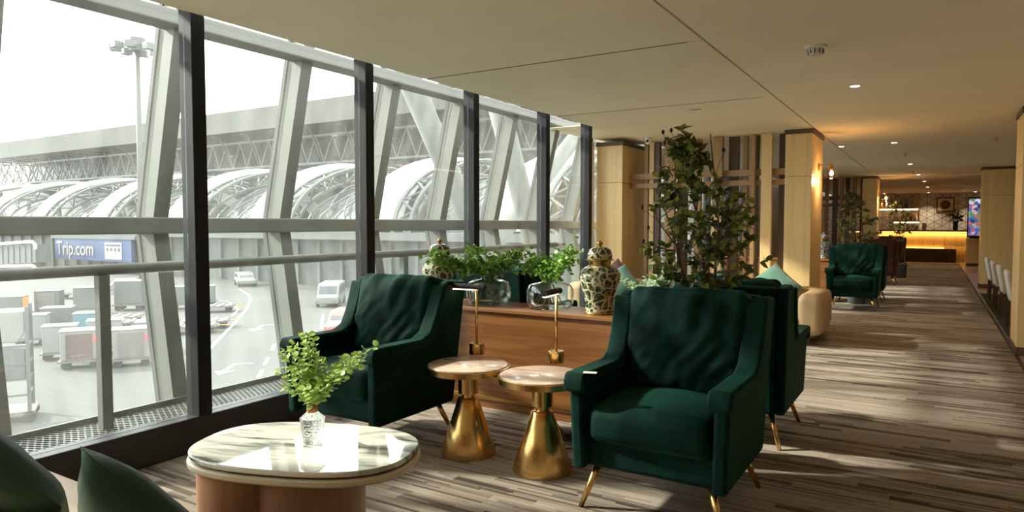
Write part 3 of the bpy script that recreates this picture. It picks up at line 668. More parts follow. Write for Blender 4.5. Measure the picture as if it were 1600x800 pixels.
def env(z):
    T = [(.0, .10, 0), (.08, .26, -.02), (.2, .35, -.01), (.4, .36, 0), (.55, .28, -.02), (.64, .18, -.07), (.78, .13, -.11), (.93, .05, -.14)]
    for (a, wa, ca), (b_, wb, cb) in zip(T[:-1], T[1:]):
        if a <= z <= b_: k = (z-a)/(b_-a); return wa+(wb-wa)*k, ca+(cb-ca)*k
    return .04, -.14
def tree(label, loc, n_cl, per, n_ind, seed, z0=.93, potmat='cartg', lm=None, s=1.0):
    rnd = random.Random(seed); t_ = thing('potted_tree', label, 'potted tree', loc); lm = lm or LM
    MB().lathe([(.10, 0), (.135, .02), (.15, .3), (.145, .36), (.13, .36), (.125, .33)], 24).build('pot', G[potmat], t_, smooth=True)
    MB().cyl((0, 0, .3), (0, 0, .335), .125, n=20).build('soil', G['bark'], t_)
    stems = []
    for k in range(5):
        a = k*1.257+.4; tp = Vector(((-.14+.16*math.cos(a))*1.0, .14*math.sin(a), z0+.9-.16*k)); b_ = Vector((.03*math.cos(a), .03*math.sin(a), .32))
        mid = Vector((.10*math.cos(a)+.02, .08*math.sin(a), z0+.22)); pts = []
        for i in range(9):
            q = i/8; p = b_*(1-q)**2+mid*2*q*(1-q)+tp*q*q; pts.append(p+Vector((rnd.uniform(-.012, .012), rnd.uniform(-.012, .012), 0)))
        stems.append(pts); MB().tube(pts, [.013*(1-.8*i/8) for i in range(9)], 7).build('stem', G['bark'], t_, smooth=True)
    tw = MB(); mats = []
    for c in range(n_cl):
        zz = rnd.random()**.9*.92; w, cx = env(zz); a = rnd.random()*2*PI; r = w*math.sqrt(rnd.uniform(.08, 1.12))
        C0 = Vector((cx+r*math.cos(a), r*math.sin(a)*.62, z0+zz))
        st = min((p for s_ in stems for p in s_ if p.z < C0.z-.02), key=lambda p: (p-C0).length, default=stems[0][3])
        m0 = (st+C0)/2+Vector((0, 0, -.01)); tw.tube([st, m0, C0], [.0045, .0035, .002], 4)
        dirn = (C0-st).normalized()
        for j in range(per):
            q = rnd.uniform(.35, 1.05); p = st+(C0-st)*q if (C0-st).length < .25 else C0-dirn*.16*(1-q)*1.5
            d = dirn*.5+Vector((rnd.gauss(0, .7), rnd.gauss(0, .7), rnd.gauss(-.1, .5)))
            mats.append((orient(p, d, rnd.uniform(-1.2, 1.2), rnd.uniform(.75, 1.25)), 1 if rnd.random() < .42 else 0))
    o = tw.build('twigs', G['bark'], t_); o['kind'] = 'stuff'
    mats.sort(key=lambda m_: m_[0].translation.y)
    for M_, k in mats[:n_ind]: inst(lm[k], 'leaf', t_, M_)
    joined('foliage', [m_ for m_, k in mats[n_ind:]], [(lm[k], k) for m_, k in mats[n_ind:]], t_)
    bu = [(-.24, .0, z0+.92), (-.20, .02, z0+.93), (-.23, 0, z0+.86), (-.36, 0, z0+.5), (-.34, .05, z0+.38), (-.37, .05, z0+.3), (-.02, -.05, z0+.84), (.1, 0, z0+.8)] if n_ind > 100 else []
    for b_ in bu:
        sp = MB(); sp.lathe([(.001, -.014), (.008, -.008), (.010, 0), (.006, .01), (.001, .014)], 8, b_); sp.tube([(b_[0], b_[1], b_[2]-.012), (b_[0]*.6, b_[1]*.6, b_[2]-.12)], .0016, 4); sp.build('bud', G['budm'], t_, smooth=True)
    return t_
tree('tall leafy tree in a pot between the back to back green armchairs', (-1.08, 3.765, 0), 128, 11, 290, 3, z0=.90)
FL = [leafmesh('leaf', .075, .022, G['farleaf']), leafmesh('leaf_light', .07, .02, G['leaf2'])]
tree('second potted tree behind the far green armchair', (-1.05, 12.43, 0), 60, 8, 0, 11, lm=FL)
tree('dark potted tree among the brown armchairs before the bar', (-.68, 19.0, 0), 46, 8, 0, 19, lm=FL)
# ------------------------------------------------------------------ vase with eucalyptus on the coffee table
RL = roundleaf('leaf', .0105, G['euc'])
vz = thing('bud_vase', 'small bubbled glass vase with eucalyptus sprigs on the marble coffee table', 'vase', (-2.035, 1.82, .4525), math.radians(25))
vb = MB(); ring = []
for rr, z in ((.034, 0), (.047, .09), (.048, .098), (.020, .122), (.017, .15), (.021, .156)): ring.append([(rr*math.cos(PI/4*k+PI/8), rr*math.sin(PI/4*k+PI/8), z) for k in range(8)])
vs = [p for r in ring for p in r]; fs = [(i*8+k, i*8+(k+1) % 8, (i+1)*8+(k+1) % 8, (i+1)*8+k) for i in range(5) for k in range(8)]+[tuple(range(8))[::-1]]
vb.add(vs, fs).build('glass_body', G['bubble'], vz); MB().lathe([(.019, .12), (.0215, .125), (.0205, .145), (.019, .147)], 20).build('copper_collar', G['cork'], vz, smooth=True)
def sprigs(t_, tips, base, leaf, per, rnd, n_ind, spread=.03, s0=1.0):
    mats = []
    for tp in tips:
        tp = Vector(tp); b_ = Vector(base); mid = Vector((b_.x+(tp.x-b_.x)*.25, b_.y+(tp.y-b_.y)*.25, b_.z+(tp.z-b_.z)*.6)); pts = []
        for i in range(11): q = i/10; pts.append(b_*(1-q)**2+mid*2*q*(1-q)+tp*q*q)
        MB().tube(pts, [.0022-.0012*i/10 for i in range(11)], 5).build('sprig', G['stem'], t_)
        for j in range(per):
            q = .22+.8*j/per; i = min(9, int(q*10)); p = pts[i].lerp(pts[i+1], min(1, q*10-i)); a = j*2.4
            side = Vector((math.cos(a), math.sin(a), rnd.uniform(-.2, .7)))
            mats.append(orient(p+side*rnd.uniform(0, spread), side+Vector((rnd.gauss(0, .4), rnd.gauss(0, .4), rnd.gauss(0, .3))), rnd.uniform(-1, 1), rnd.uniform(.7, 1.25)*s0))
    rnd.shuffle(mats)
    for M_ in mats[:n_ind]: inst(leaf, 'leaf', t_, M_)
    if mats[n_ind:]: joined('foliage', mats[n_ind:], [(leaf, 0)]*len(mats[n_ind:]), t_)
rnd = random.Random(5)
ca, sa = math.cos(-math.radians(25)), math.sin(-math.radians(25))
tips = [(-.03, 0, .43), (-.07, .05, .40), (-.12, .0, .33), (-.15, -.03, .27), (-.10, -.05, .36), (-.02, -.06, .31), (.04, .05, .28), (.10, 0, .27), (.16, .04, .31), (.22, .03, .36), (.27, .05, .385), (.24, -.02, .33), (.19, .0, .28), (.13, -.05, .24), (.20, .05, .33), (-.13, .03, .38), (-.04, .03, .37), (.05, 0, .33), (.06, -.06, .22), (-.08, -.05, .22)]
tips = [(x*ca-y*sa, x*sa+y*ca, z) for x, y, z in tips]
sprigs(vz, tips, (0, 0, .13), RL, 46, rnd, 295, .030)
# second vase beyond the console
SL = roundleaf('leaf', .014, G['sage'])
v2 = copy_tree([c for c in vz.children if c.name.startswith('glass_body')][0]); v2.parent = None
v2t = thing('bud_vase', 'bubbled glass vase with pale sage sprigs on the table before the sofa', 'vase', (-2.28, 5.95, .4525)); v2.parent = v2t
sprigs(v2t, [(.2*math.cos(k*.8), .18*math.sin(k*.8), .30+.03*(k % 3)) for k in range(9)], (0, 0, .13), SL, 28, rnd, 0, .03)
# ================================================================== side tables and lamps
def side_table(label, loc):
    t_ = thing('side_table', label, 'side table', loc)
    MB().lathe([(.158, 0), (.16, .006), (.058, .315), (.05, .32)], 56).build('cone_base', G['brass'], t_, ang=40)
    MB().lathe([(.036, .32), (.036, .345), (.056, .345), (.056, .43), (.05, .47)], 40).build('stem', G['brass'], t_, ang=40)
    MB().lathe([(.215, .468), (.238, .472), (.238, .502), (.228, .5035), (.226, .499)], 64).build('brass_rim', G['brass'], t_, ang=40)
    MB().lathe([(.2255, .485), (.2255, .508), (.222, .51)], 64).build('marble_top', G['pink'], t_, ang=40)
    return t_
T1 = (-2.225, 3.13, 0); T2 = (-1.735, 3.115, 0)
side_table('brass cone side table with marble top nearest the window armchair', T1)
side_table('brass cone side table with marble top touching the tree armchair', T2)
def lamp(label, loc, rz, cord):
    t_ = thing('table_lamp', label, 'table lamp', loc, rz)
    MB().lathe([(.044, 0), (.046, .003), (.046, .064), (.043, .067)], 36).build('base', G['brass'], t_, ang=40)
    MB().cyl((0, 0, .066), (0, 0, .40), .0075, n=14).build('stem', G['brass'], t_, smooth=True)
    MB().cyl((0, -.012, .408), (0, .012, .408), .021, n=18).build('joint', G['brass_d'], t_, ang=40)
    h = MB().cyl((-.195, 0, .412), (.055, 0, .406), .018, n=18).build('lamp_head', G['black'], t_, ang=40)
    MB().box(-.185, .01, -.012, .012, .3895, .3945).build('light_strip', G['strip'], h)
    if cord: MB().tube(cord, .003, 6).build('cord', G['rubber'], t_, smooth=True)
    return t_
pA = at(745, 553, 'z', .511); pB = at(869, 566, 'z', .511)
lamp('brass table lamp with a black bar head pointing at the window', (pA.x, pA.y, .5105), math.radians(8), None)
rzB = math.atan2(pB.y, pB.x)  # the head points along the line of sight
cB = math.cos(-math.radians(112)); sB = math.sin(-math.radians(112))
lamp('brass table lamp with its black bar head turned end on', (pB.x, pB.y, .5105), math.radians(98), None)
cdT = thing('power_cord', 'black lamp cord trailing down behind the brass table to the floor', 'cord', (-1.96, 3.5, 0))
MB().tube([(.0, -.05, .33), (.03, -.0, .2), (.07, .08, .10), (.12, .1, .012), (.2, .05, .008), (.22, -.02, .008), (.14, -.06, .008), (.05, 0, .008), (.09, .12, .008)], .004, 6).build('cord', G['rubber'], cdT, smooth=True)
MB().box(.02, .14, .10, .17, 0, .05).build('plug_block', G['rubber'], cdT, bevel=.008)
tg = MB().box(-.03, .03, -.018, .018, 0, .002).build('paper_slip', G['white']); tg.location = at(922, 583, 'z', .637); tg.location.z = .6385; tg.rotation_euler = (0, 0, .3)
tag(tg, 'small white paper slip lying on the green armchair arm', 'paper slip')
# ================================================================== walnut console, jars, glass vases
sb = thing('console', 'low walnut console with brass foot rail between the armchairs', 'console', (-2.42, 4.165, 0))
MB().box(-.99, .99, -.215, .215, .685, .71).build('top', G['side'], sb, bevel=.003)
MB().box(-.985, .985, -.20, -.18, .09, .684).build('front_panel', G['side'], sb, bevel=.002)
MB().box(-.985, .985, .18, .20, .09, .684).build('back_panel', G['side'], sb, bevel=.002)
for s in (-1, 1): MB().box(s*.965-.02, s*.965+.02, -.18, .18, .09, .684).build('end_panel', G['side'], sb)
MB().box(-.97, .97, -.19, .19, 0, .06).build('plinth', G['side'], sb); MB().box(-.985, .985, -.203, .203, .06, .09).build('foot_rail', G['brass_d'], sb, bevel=.004)
def jar(label, loc, mat='jar', s=1.0):
    t_ = thing('ginger_jar', label, 'jar', loc); t_.scale = (s,)*3
    MB().lathe([(.092, 0), (.097, .006), (.094, .03), (.092, .06), (.104, .12), (.124, .18), (.137, .235), (.134, .265), (.115, .295), (.085, .312), (.075, .318)], 44).build('body', G[mat], t_, smooth=True)
    MB().lathe([(.099, 0), (.1, .004), (.1, .012), (.096, .014)], 44).build('foot_ring', G['gold'], t_, smooth=True)
    MB().lathe([(.072, .318), (.073, .345), (.096, .352), (.096, .357), (.07, .36)], 44).build('neck_ring', G['gold'], t_, ang=40)
    l = MB().lathe([(.078, .357), (.082, .365), (.08, .395), (.07, .42), (.045, .435), (.015, .44)], 44).build('lid', G[mat], t_, smooth=True)
    MB().lathe([(.014, .436), (.011, .448), (.019, .458), (.019, .468), (.008, .476), (.001, .482)], 20).build('finial', G['gold'], l, smooth=True)
    return t_
jar('green and cream ginger jar with gold lid beside the maple column', (-1.865, 4.12, .711))
jar('green and cream ginger jar at the window end of the console', (-3.19, 4.12, .711))
def glassvase(label, loc, tips, seed, rot=0):
    t_ = thing('glass_vase', label, 'glass vase', loc)
    prof = [(.10, 0), (.145, .012), (.163, .045), (.166, .09), (.163, .135), (.148, .165), (.11, .178), (.062, .184), (.058, .2), (.07, .21)]
    inn = [(r-.005, z+.004) for r, z in prof[::-1]]; inn[-1] = (.09, .012)
    mb = MB(); P_ = prof+inn; n = 48; m_ = len(P_)
    vs = [(r*math.cos(2*PI*k/n), r*math.sin(2*PI*k/n), z) for r, z in P_ for k in range(n)]
    fs = [(i*n+k, i*n+(k+1) % n, (i+1)*n+(k+1) % n, (i+1)*n+k) for i in range(m_-1) for k in range(n)]+[tuple(range(n))[::-1], tuple((m_-1)*n+k for k in range(n))]
    mb.add(vs, fs).build('glass_body', G['glass'], t_, smooth=True)
    rn = random.Random(seed); mats = []; ML = leafmesh('leaf', .034, .017, G['mound'], .3, .3)
    for k, tp in enumerate(tips):
        tp = Vector(tp); a = rn.random()*2*PI; b_ = Vector((.11*math.cos(a), .11*math.sin(a), .02)); nk = Vector((tp.x*.12, tp.y*.12, .20)); 
        MB().tube([b_, b_.lerp(nk, .5), nk, nk.lerp(tp, .5)+Vector((0, 0, .03)), tp], .003, 5).build('stem', G['stem'], t_)
        for j in range(60):
            q = rn.uniform(.25, 1.05); p = nk.lerp(tp, q)+Vector((rn.gauss(0, .03), rn.gauss(0, .03), rn.gauss(.012, .024)))
            mats.append(orient(p, Vector((rn.gauss(0, 1), rn.gauss(0, 1), rn.gauss(.3, .5))), rn.uniform(-1.3, 1.3), rn.uniform(.75, 1.25)))
    joined('foliage', mats, [(ML, 0)]*len(mats), t_); return t_
r2 = random.Random(9)
glassvase('round clear glass vase of leafy branches beside the bar head lamp', (-2.775, 4.17, .7105), [(-.37, -.25, .33), (-.32, -.23, .38), (-.27, -.20, .30), (-.30, -.22, .34), (-.20, .05, .36), (.25, 0, .36), (-.15, -.03, .40), (-.06, .03, .38), (.05, -.04, .34), (.14, .03, .37), (.22, 0, .34), (-.2, -.06, .31), (.0, .06, .30), (.09, -.08, .28), (-.1, -.1, .3)], 21)
glassvase('round clear glass vase of leafy branches beside the ginger jar near the column', (-2.265, 4.17, .7105), [(-.28, 0, .36), (-.2, .03, .39), (-.31, -.02, .31), (-.1, -.02, .33), (-.04, .04, .29), (.05, 0, .34), (.12, -.03, .40), (.19, -.02, .42), (.26, -.21, .37), (.32, -.24, .40), (.02, -.08, .27), (.1, -.08, .3)], 33)
# ================================================================== sofas and cushions
def sofa(label, loc, L, D, rz=0, arm=True, bd=.3):
    t_ = thing('sofa', label, 'sofa', loc, rz); al = .26 if arm else .03
    s_ = MB(); s_.M = Matrix.Translation((0, -bd/2, .205)); s_.soft(L/2-al, (D-bd)/2, .105, .045, 12, (0, 0, .01)); s_.build('seat', G['beige'], t_, smooth=True)
    b_ = MB(); b_.M = Matrix.Translation((0, D/2-bd/2, .33)); b_.soft(L/2-.03, bd/2-.005, .23, .10, 12); b_.build('backrest', G['beige'], t_, smooth=True)
    if arm:
        for s in (-1, 1):
            a_ = MB(); a_.M = Matrix.Translation((s*(L/2-.13), -bd/2, .33)); a_.soft(.13, (D-bd)/2, .23, .09, 12); a_.build('armrest', G['beige'], t_, smooth=True)
    MB().box(-L/2+.09, L/2-.09, -D/2+.06, D/2-.06, .085, .11).build('base_board', G['cap'], t_)
    for sx in (-1, 1):
        for sy in (-1, 1): MB().cyl((sx*(L/2-.14), sy*(D/2-.12), 0), (sx*(L/2-.16), sy*(D/2-.14), .09), .014, .02, 10).build('leg', G['cap'], t_)
    return t_
sofa('beige leather sofa with green cushions in front of the slat screen', (-2.485, 8.32, 0), 3.03, 1.08, 0, True, .42)
sofa('beige leather sofa with dark cushions in front of the oval marble table', (-2.33, .94, 0), 2.36, .82, PI, False, .3)
def pillow(label, center, size, thick, mat, normal, spin, n=16):
    t_ = MB(); vs = []; fs = []
    for sg in (1, -1):
        for i in range(n+1):
            for j in range(n+1):
                u = 2*i/n-1; v = 2*j/n-1; pin = 1-.07*(1-u*u)*abs(v)**3; pin2 = 1-.07*(1-v*v)*abs(u)**3
                h = max(0, (1-u**4)*(1-v**4))**.6
                k = .006*noise.noise(Vector((u*3, v*3, sg+size*7)))
                vs.append((u*size/2*pin2, v*size/2*pin, sg*thick/2*h*(.8+.2*(1-u*u)*(1-v*v))+k*h))
    m_ = (n+1)**2
    for s in range(2):
        for i in range(n):
            for j in range(n):
                a = s*m_+i*(n+1)+j; q = (a, a+n+1, a+n+2, a+1); fs.append(q if s == 0 else q[::-1])
    N_ = Vector(normal).normalized(); xx = Vector((0, 0, 1)).cross(N_).normalized(); yy = N_.cross(xx)
    Rm = Matrix((xx, yy, N_)).transposed().to_4x4() @ Matrix.Rotation(math.radians(spin), 4, 'Z')
    o = t_.add(vs, fs).build('cushion', G[mat], None, smooth=True); o.matrix_world = Matrix.Translation(center) @ Rm
    return tag(o, label, 'cushion', None)
def lean_cushion(label, u, v, size, thick, mat, sg, cy, front=0.0, xt=0.0):
    # a cushion on its corner: bottom corner on the seat, back against the rounded top edge (centre y cy, z .46, r .1) of the backrest; sg = +1 where the backrest lies towards +y
    diag = size*math.sqrt(2); best = None
    for k in range(400):
        y = cy+sg*(.35-k*.002); T = at(u, v, 'y', y); s_ = (T.z-.308)/diag
        if not .55 < s_ < .985: continue
        th = math.asin(s_); tq = ((T.y-cy)*sg, T.z-.46); n_ = (-math.sin(th), math.cos(th)); dist = tq[0]*n_[0]+tq[1]*n_[1]
        w = 1-2*((tq[0]*math.cos(th)+tq[1]*math.sin(th))/diag); w = max(-1, min(1, w))
        h = thick/2*(1-w**4)**1.2*(.8+.2*(1-w*w)**2)
        e_ = abs(dist-(.097+h+front))
        if best is None or e_ < best[0]: best = (e_, T.copy(), th)
    e_, T, th = best; nn = Vector((xt, -sg*math.sin(th), math.cos(th))).normalized()
    yy = nn.cross(Vector((0, 0, 1)).cross(nn).normalized())
    return pillow(label, T-yy*(diag/2), size, thick, mat, nn, 45)
for (u, v, lab, sz, fr) in ((1213, 410, 'large green satin cushion standing on its corner at the sofa armrest', .48, 0), (1128, 418, 'green satin cushion behind the tree trunk on the sofa', .41, 0), (1048, 414, 'green satin cushion behind the left side of the tree', .45, 0), (976, 412, 'green satin cushion on the sofa beside the pale sage sprigs', .42, .10)):
    lean_cushion(lab, u, v, sz, .15, 'silk', 1, 8.545, fr)
lean_cushion('maroon cushion peeking out behind the green satin cushion by the column', 966, 403, .42, .09, 'maroon', 1, 8.545)
for (u, v, lab) in ((125, 697, 'deep green satin cushion with a raised corner on the near sofa'), (-104, 634, 'deep green satin cushion further along the near sofa')):
    lean_cushion(lab, u, v, .43, .15, 'silk_d', -1, .73)
# ================================================================== far module
sb2 = dup(sb, 'low walnut console further along the aisle behind the column', (-2.46, 12.6, 0))
jar('blue and white ginger jar on the far walnut console', (-1.58, 12.6, .711), 'jarblue', .95)
# sconces
def sconce(label, loc, s=1.0):
    t_ = thing('wall_sconce', label, 'wall lamp', loc); t_.scale = (s,)*3
    MB().cyl((0, 0, 0), (.014, 0, 0), .05, n=24).build('wall_plate', G['brass_d'], t_, ang=40)
    MB().tube([(.014, 0, .03), (.155, 0, .03)], .006, 8).build('arm', G['brass_d'], t_)
    MB().lathe([(.012, .035), (.02, .02), (.022, -.02), (.03, -.035)], 20, (.155, 0, 0)).build('socket', G['brass_d'], t_, ang=40)
    g_ = MB(); g_.lathe([(.03, -.035), (.062, -.06), (.076, -.095), (.066, -.13), (.04, -.148), (.012, -.152)], 28, (.155, 0, 0)); g_.build('glass_globe', G['globe'], t_, smooth=True)
    MB().lathe([(.008, -.05), (.022, -.075), (.022, -.095), (.012, -.11), (.001, -.114)], 16, (.155, 0, 0)).build('bulb', G['bulb'], t_, smooth=True)
    l = bpy.data.lights.new('sconce_light', 'POINT'); l.energy = 4.5; l.color = (1, .62, .3); l.shadow_soft_size = .03
    o = bpy.data.objects.new('sconce_light', l); COL.objects.link(o); o.parent = t_; o.location = (.155, 0, -.17); return t_
sconce('glass globe sconce on the near maple column', (-1.27, 9.45, 2.02))
sconce('glass globe sconce on the far maple column by the bar', (-1.18, 18.9, 2.02), 1.1)
# ================================================================== ceiling fittings
sm = thing('smoke_detector', 'white domed smoke detector under the ceiling', 'smoke detector', (-.68, 4.85, ZC))
MB().lathe([(.055, -.018), (.068, -.016), (.07, 0)], 32).build('mount', G['white'], sm, ang=40)
MB().lathe([(.025, -.06), (.038, -.055), (.045, -.035), (.046, -.018)], 28).build('sensor_cap', G['whitechair'], sm, ang=40)
for k in range(10):
    a = k*PI/5; MB().box(-.003, .003, .0455, .049, -.05, -.022).build('vent', G['dark'], sm).rotation_euler = (0, 0, a)
cmr = thing('dome_camera', 'small white security camera under the ceiling beside the maple column', 'camera', (at(1013, 220, 'y', 8.75).x, 8.75, ZC))
MB().cyl((0, 0, -.02), (0, 0, 0), .05, n=20).build('mount', G['white'], cmr); MB().lathe([(.001, -.09), (.03, -.08), (.042, -.05), (.04, -.02)], 20).build('housing', G['white'], cmr, smooth=True)
MB().cyl((0, -.045, -.05), (0, -.03, -.05), .018, n=14).build('lens', G['rubber'], cmr)
def downlight(label, x, y, e=12, z=ZC):
    t_ = thing('downlight', label, 'downlight', (x, y, z))
    MB().lathe([(.035, -.004), (.05, -.004), (.052, 0)], 24).build('trim_ring', G['white'], t_); MB().cyl((0, 0, -.006), (0, 0, -.004), .034, n=20).build('lens', G['down'], t_)
    l = bpy.data.lights.new('downlight_spot', 'SPOT'); l.energy = e; l.color = (1, .8, .55); l.spot_size = math.radians(100); l.spot_blend = .8; l.shadow_soft_size = .04
    o = bpy.data.objects.new('downlight_spot', l); COL.objects.link(o); o.parent = t_; o.location = (0, 0, -.02)
downlight('round downlight nearest the smoke detector', -.59, 6.39)
downlight('round downlight beside the ceiling joint near the globe sconce', -1.20, 11.24)
downlight('round downlight over the aisle by the far armchair', -.51, 11.1)
downlight('round downlight over the aisle between the two trees', -.42, 15.2)
downlight('round downlight over the aisle by the brown armchairs', -.34, 18.6, z=ZC)
downlight('round downlight over the aisle before the bar', -.25, 21.2, 20, ZC-.02)
for x_, l_ in ((-1.6, 'above the lit bar shelf'), (-.2, 'left of the medallion picture'), (1.2, 'right of the medallion picture')): downlight('round downlight washing the patterned wall '+l_, x_, 28.9, 34, ZC-.02)
for x_, y_, l_ in ((-2.4, -1.2, 'behind the near sofa by the window'), (-.4, -2.6, 'over the aisle behind the near sofa'), (2.6, -2.0, 'over the tiled side far behind the column'), (2.8, 1.2, 'over the tiled side beside the aisle'), (2.8, 4.4, 'over the tiled side short of the column'), (2.9, 7.4, 'over the tiled side next to the column'), (3.2, 11.0, 'over the tiled side behind the dark counter'), (3.2, 14.6, 'over the tiled side past the white chairs')): downlight('added unseen round downlight '+l_, x_, y_, 42 if y_ < 9 else 10)  # out-of-view downlights added to lift the ceiling and floor brightness
downlight('round downlight closest to the bar', -.2, 24.5, 25, ZC-.02)
def sprinkler(label, x, y, z=ZC):
    t_ = thing('sprinkler', label, 'sprinkler', (x, y, z)); MB().cyl((0, 0, -.004), (0, 0, 0), .035, n=16).build('escutcheon', G['brass_d'], t_); MB().cyl((0, 0, -.04), (0, 0, -.004), .010, n=10).build('stem', G['brass_d'], t_); MB().cyl((0, 0, -.045), (0, 0, -.04), .022, n=10).build('deflector', G['brass_d'], t_)
sprinkler('small sprinkler head between the far downlights', -.43, 12.94); sprinkler('small sprinkler head above the tiled side', .68, 11.27); sprinkler('small sprinkler head near the bar ceiling', -.42, 17.5)
MB_ = MB().box(-.06, .06, -.008, .008, -.003, 0).build('ceiling_slot_vent', G['dark']); MB_.location = (-2.07, 6.86, ZC); tag(MB_, 'tiny dark slot vent in the ceiling above the tree', 'vent')
cv = MB().box(-.05, .05, -3.2, 3.2, -.02, 0).build('cove_light', G['warmled']); cv.location = (1.62, 12.2, ZC); tag(cv, 'slim lit strip along the ceiling above the tiled side', 'strip light')
# ================================================================== white chairs and wall table on the tiled side
wt = thing('wall_counter', 'long dark counter behind the row of white chairs', 'counter', (1.62, 12.4, 0))
MB().box(-.33, .33, -2.9, 2.9, .70, .735).build('counter_top', G['cap'], wt); MB().box(.1, .3, -2.85, 2.85, -.004, .70).build('counter_body', G['cap'], wt)
o = MB().box(.76, 1.9, 9.1, 15.5, -.003, .004).build('floor_mat', G['dark']); o.name = 'dark_floor_panel'; tag(o, 'dark floor panel under the row of white chairs', 'floor panel')
def wchair(label, loc):
    t_ = thing('dining_chair', label, 'chair', loc, 0, 'white chairs at the dark counter')
    b_ = MB(); b_.M = Matrix.Translation((-.2, 0, .53)) @ Matrix.Rotation(math.radians(-10), 4, 'Y'); b_.soft(.03, .24, .20, .028, 8); b_.build('backrest', G['whitechair'], t_, smooth=True)
    s_ = MB(); s_.M = Matrix.Translation((.02, 0, .43)); s_.soft(.22, .23, .035, .03, 8); s_.build('seat', G['whitechair'], t_, smooth=True)
    for sx in (-1, 1):
        for sy in (-1, 1): MB().box(-.016, .016, -.016, .016, 0, .40).build('leg', G['brown'], t_).matrix_local = Matrix.Translation((sx*.19, sy*.19, .005)) @ Matrix.Shear('XY', 4, (sx*-.06, sy*-.0))
        MB().box(-.2, .2, sx*.19-.015, sx*.19+.015, .36, .395).build('seat_rail', G['brown'], t_)
    return t_
w0 = wchair('white upholstered chair with dark legs nearest the maple column', (1.02, 10.5, 0))
for y, l in ((11.75, 'second white upholstered chair from the tiled edge column'), (13.0, 'third white upholstered chair from the tiled edge column'), (14.3, 'white upholstered chair closest to the wide panel column')): dup(w0, l, (1.02, y, 0), 0, 'white chairs at the dark counter')
# ================================================================== bar at the far end
m, nt, b, N = new('triangle_tile'); L = nt.links.new; b.inputs['Roughness'].default_value = .4
t = N('TexCoord'); mp = N('Mapping'); mp.inputs['Rotation'].default_value = (PI/2, 0, 0); mp.inputs['Scale'].default_value = (4.2, 4.2, 4.2); L(t.outputs['Object'], mp.inputs[0])
last = None
for ang_ in (0, 60, 120):
    ro = N('VectorRotate', rotation_type='Z_AXIS'); ro.inputs['Angle'].default_value = math.radians(ang_); L(mp.outputs[0], ro.inputs['Vector'])
    sx_ = N('SeparateXYZ'); L(ro.outputs[0], sx_.inputs[0]); pp = N('Math', operation='PINGPONG'); pp.inputs[1].default_value = .5; L(sx_.outputs[0], pp.inputs[0])
    if last is None: last = pp
    else: mn = N('Math', operation='MINIMUM'); L(last.outputs[0], mn.inputs[0]); L(pp.outputs[0], mn.inputs[1]); last = mn
r = ramp(nt, [(.03, (.26, .21, .16)), (.075, (.60, .56, .49))]); L(last.outputs[0], r.inputs['Fac']); L(r.outputs['Color'], b.inputs['Base Color']); G['tri'] = m
o = MB().box(-3.6, XR, 29.4, 29.5, 0, ZC).build('wall_far', G['tri']); o['kind'] = 'structure'
bar = thing('bar_counter', 'wooden bar counter with glowing amber light strips at the far end', 'bar', (-.45, 27.9, 0))
MB().box(-2.2, 1.45, -.30, .30, 1.04, 1.10).build('counter_top', G['side'], bar); MB().box(-2.1, 1.4, -.12, .2, 0, 1.04).build('counter_body', G['maple_d'], bar)
for k in range(11): MB().box(-2.1+k*.318+.004, -2.1+(k+1)*.318-.004, -.14, -.12, .52, .98).build('front_board', G['maple'], bar)
MB().box(-2.1, 1.1, -.52, -.16, 0, .46).build('plinth_step', G['brown'], bar); MB().box(-2.1, 1.42, -.17, -.145, 1.0, 1.035).build('upper_light', G['amber'], bar); MB().box(-2.1, .75, -.20, -.165, .462, .50).build('lower_light', G['amber'], bar)
for (nm, e_, loc) in (('bar_glow', 30, (-.3, 27.3, .95)), ('bar_glow', 14, (-.5, 27.25, .5))):
    l = bpy.data.lights.new(nm, 'AREA'); l.shape = 'RECTANGLE'; l.size = 3.2; l.size_y = .04; l.energy = e_*.2; l.color = (1, .55, .15)
    o = bpy.data.objects.new(nm, l); COL.objects.link(o); o.parent = bar; o.location = (loc[0]+.45, -.19 if nm and loc[2] > .6 else -.23, loc[2]+.04); o.rotation_euler = (0, 0, 0)
def shelf(label, x0, x1, z, yb=29.0):
    t_ = thing('wall_shelf', label, 'shelf', ((x0+x1)/2, yb, z)); h = (x1-x0)/2
    MB().box(-h, h, 0, .38, 0, .05).build('board', G['side'], t_); MB().box(-h+.02, h-.02, .02, .06, -.05, -.001).build('light_strip', G['warmled'], t_)
    for sx in (-h+.05, h-.05): MB().box(sx-.02, sx+.02, .02, .06, .05, ZC-.02-z-.0).build('hanger', G['brass_d'], t_)
    return t_
shelf('long upper bar shelf lit from below with bottles', -2.4, -.48, 1.86); shelf('short lower bar shelf lit from below', -1.3, -.45, 1.38)
def bottle(label, x, z, c, h=.26, r=.045):
    m_ = G.setdefault('bot'+str(c), plain('bottle', c, .2, var=.1)); t_ = thing('bottle', label, 'bottle', (x, 29.18, z), 0, 'bottles on the bar shelves')
    MB().lathe([(r, 0), (r, h*.6), (r*.4, h*.74), (r*.35, h)], 14).build('body', m_, t_, smooth=True); MB().cyl((0, 0, h), (0, 0, h+.03), r*.42, n=10).build('stopper', G['cap'], t_)
for k, (c, nm) in enumerate((((.05, .12, .13), 'dark teal'), ((.35, .22, .04), 'amber'), ((.32, .3, .25), 'pale glass'), ((.03, .07, .05), 'dark green'), ((.3, .2, .05), 'honey'), ((.04, .05, .06), 'black'), ((.12, .2, .2), 'grey blue'))): bottle(nm+' bottle standing on the upper bar shelf', -1.85+k*.16, 1.911, c)
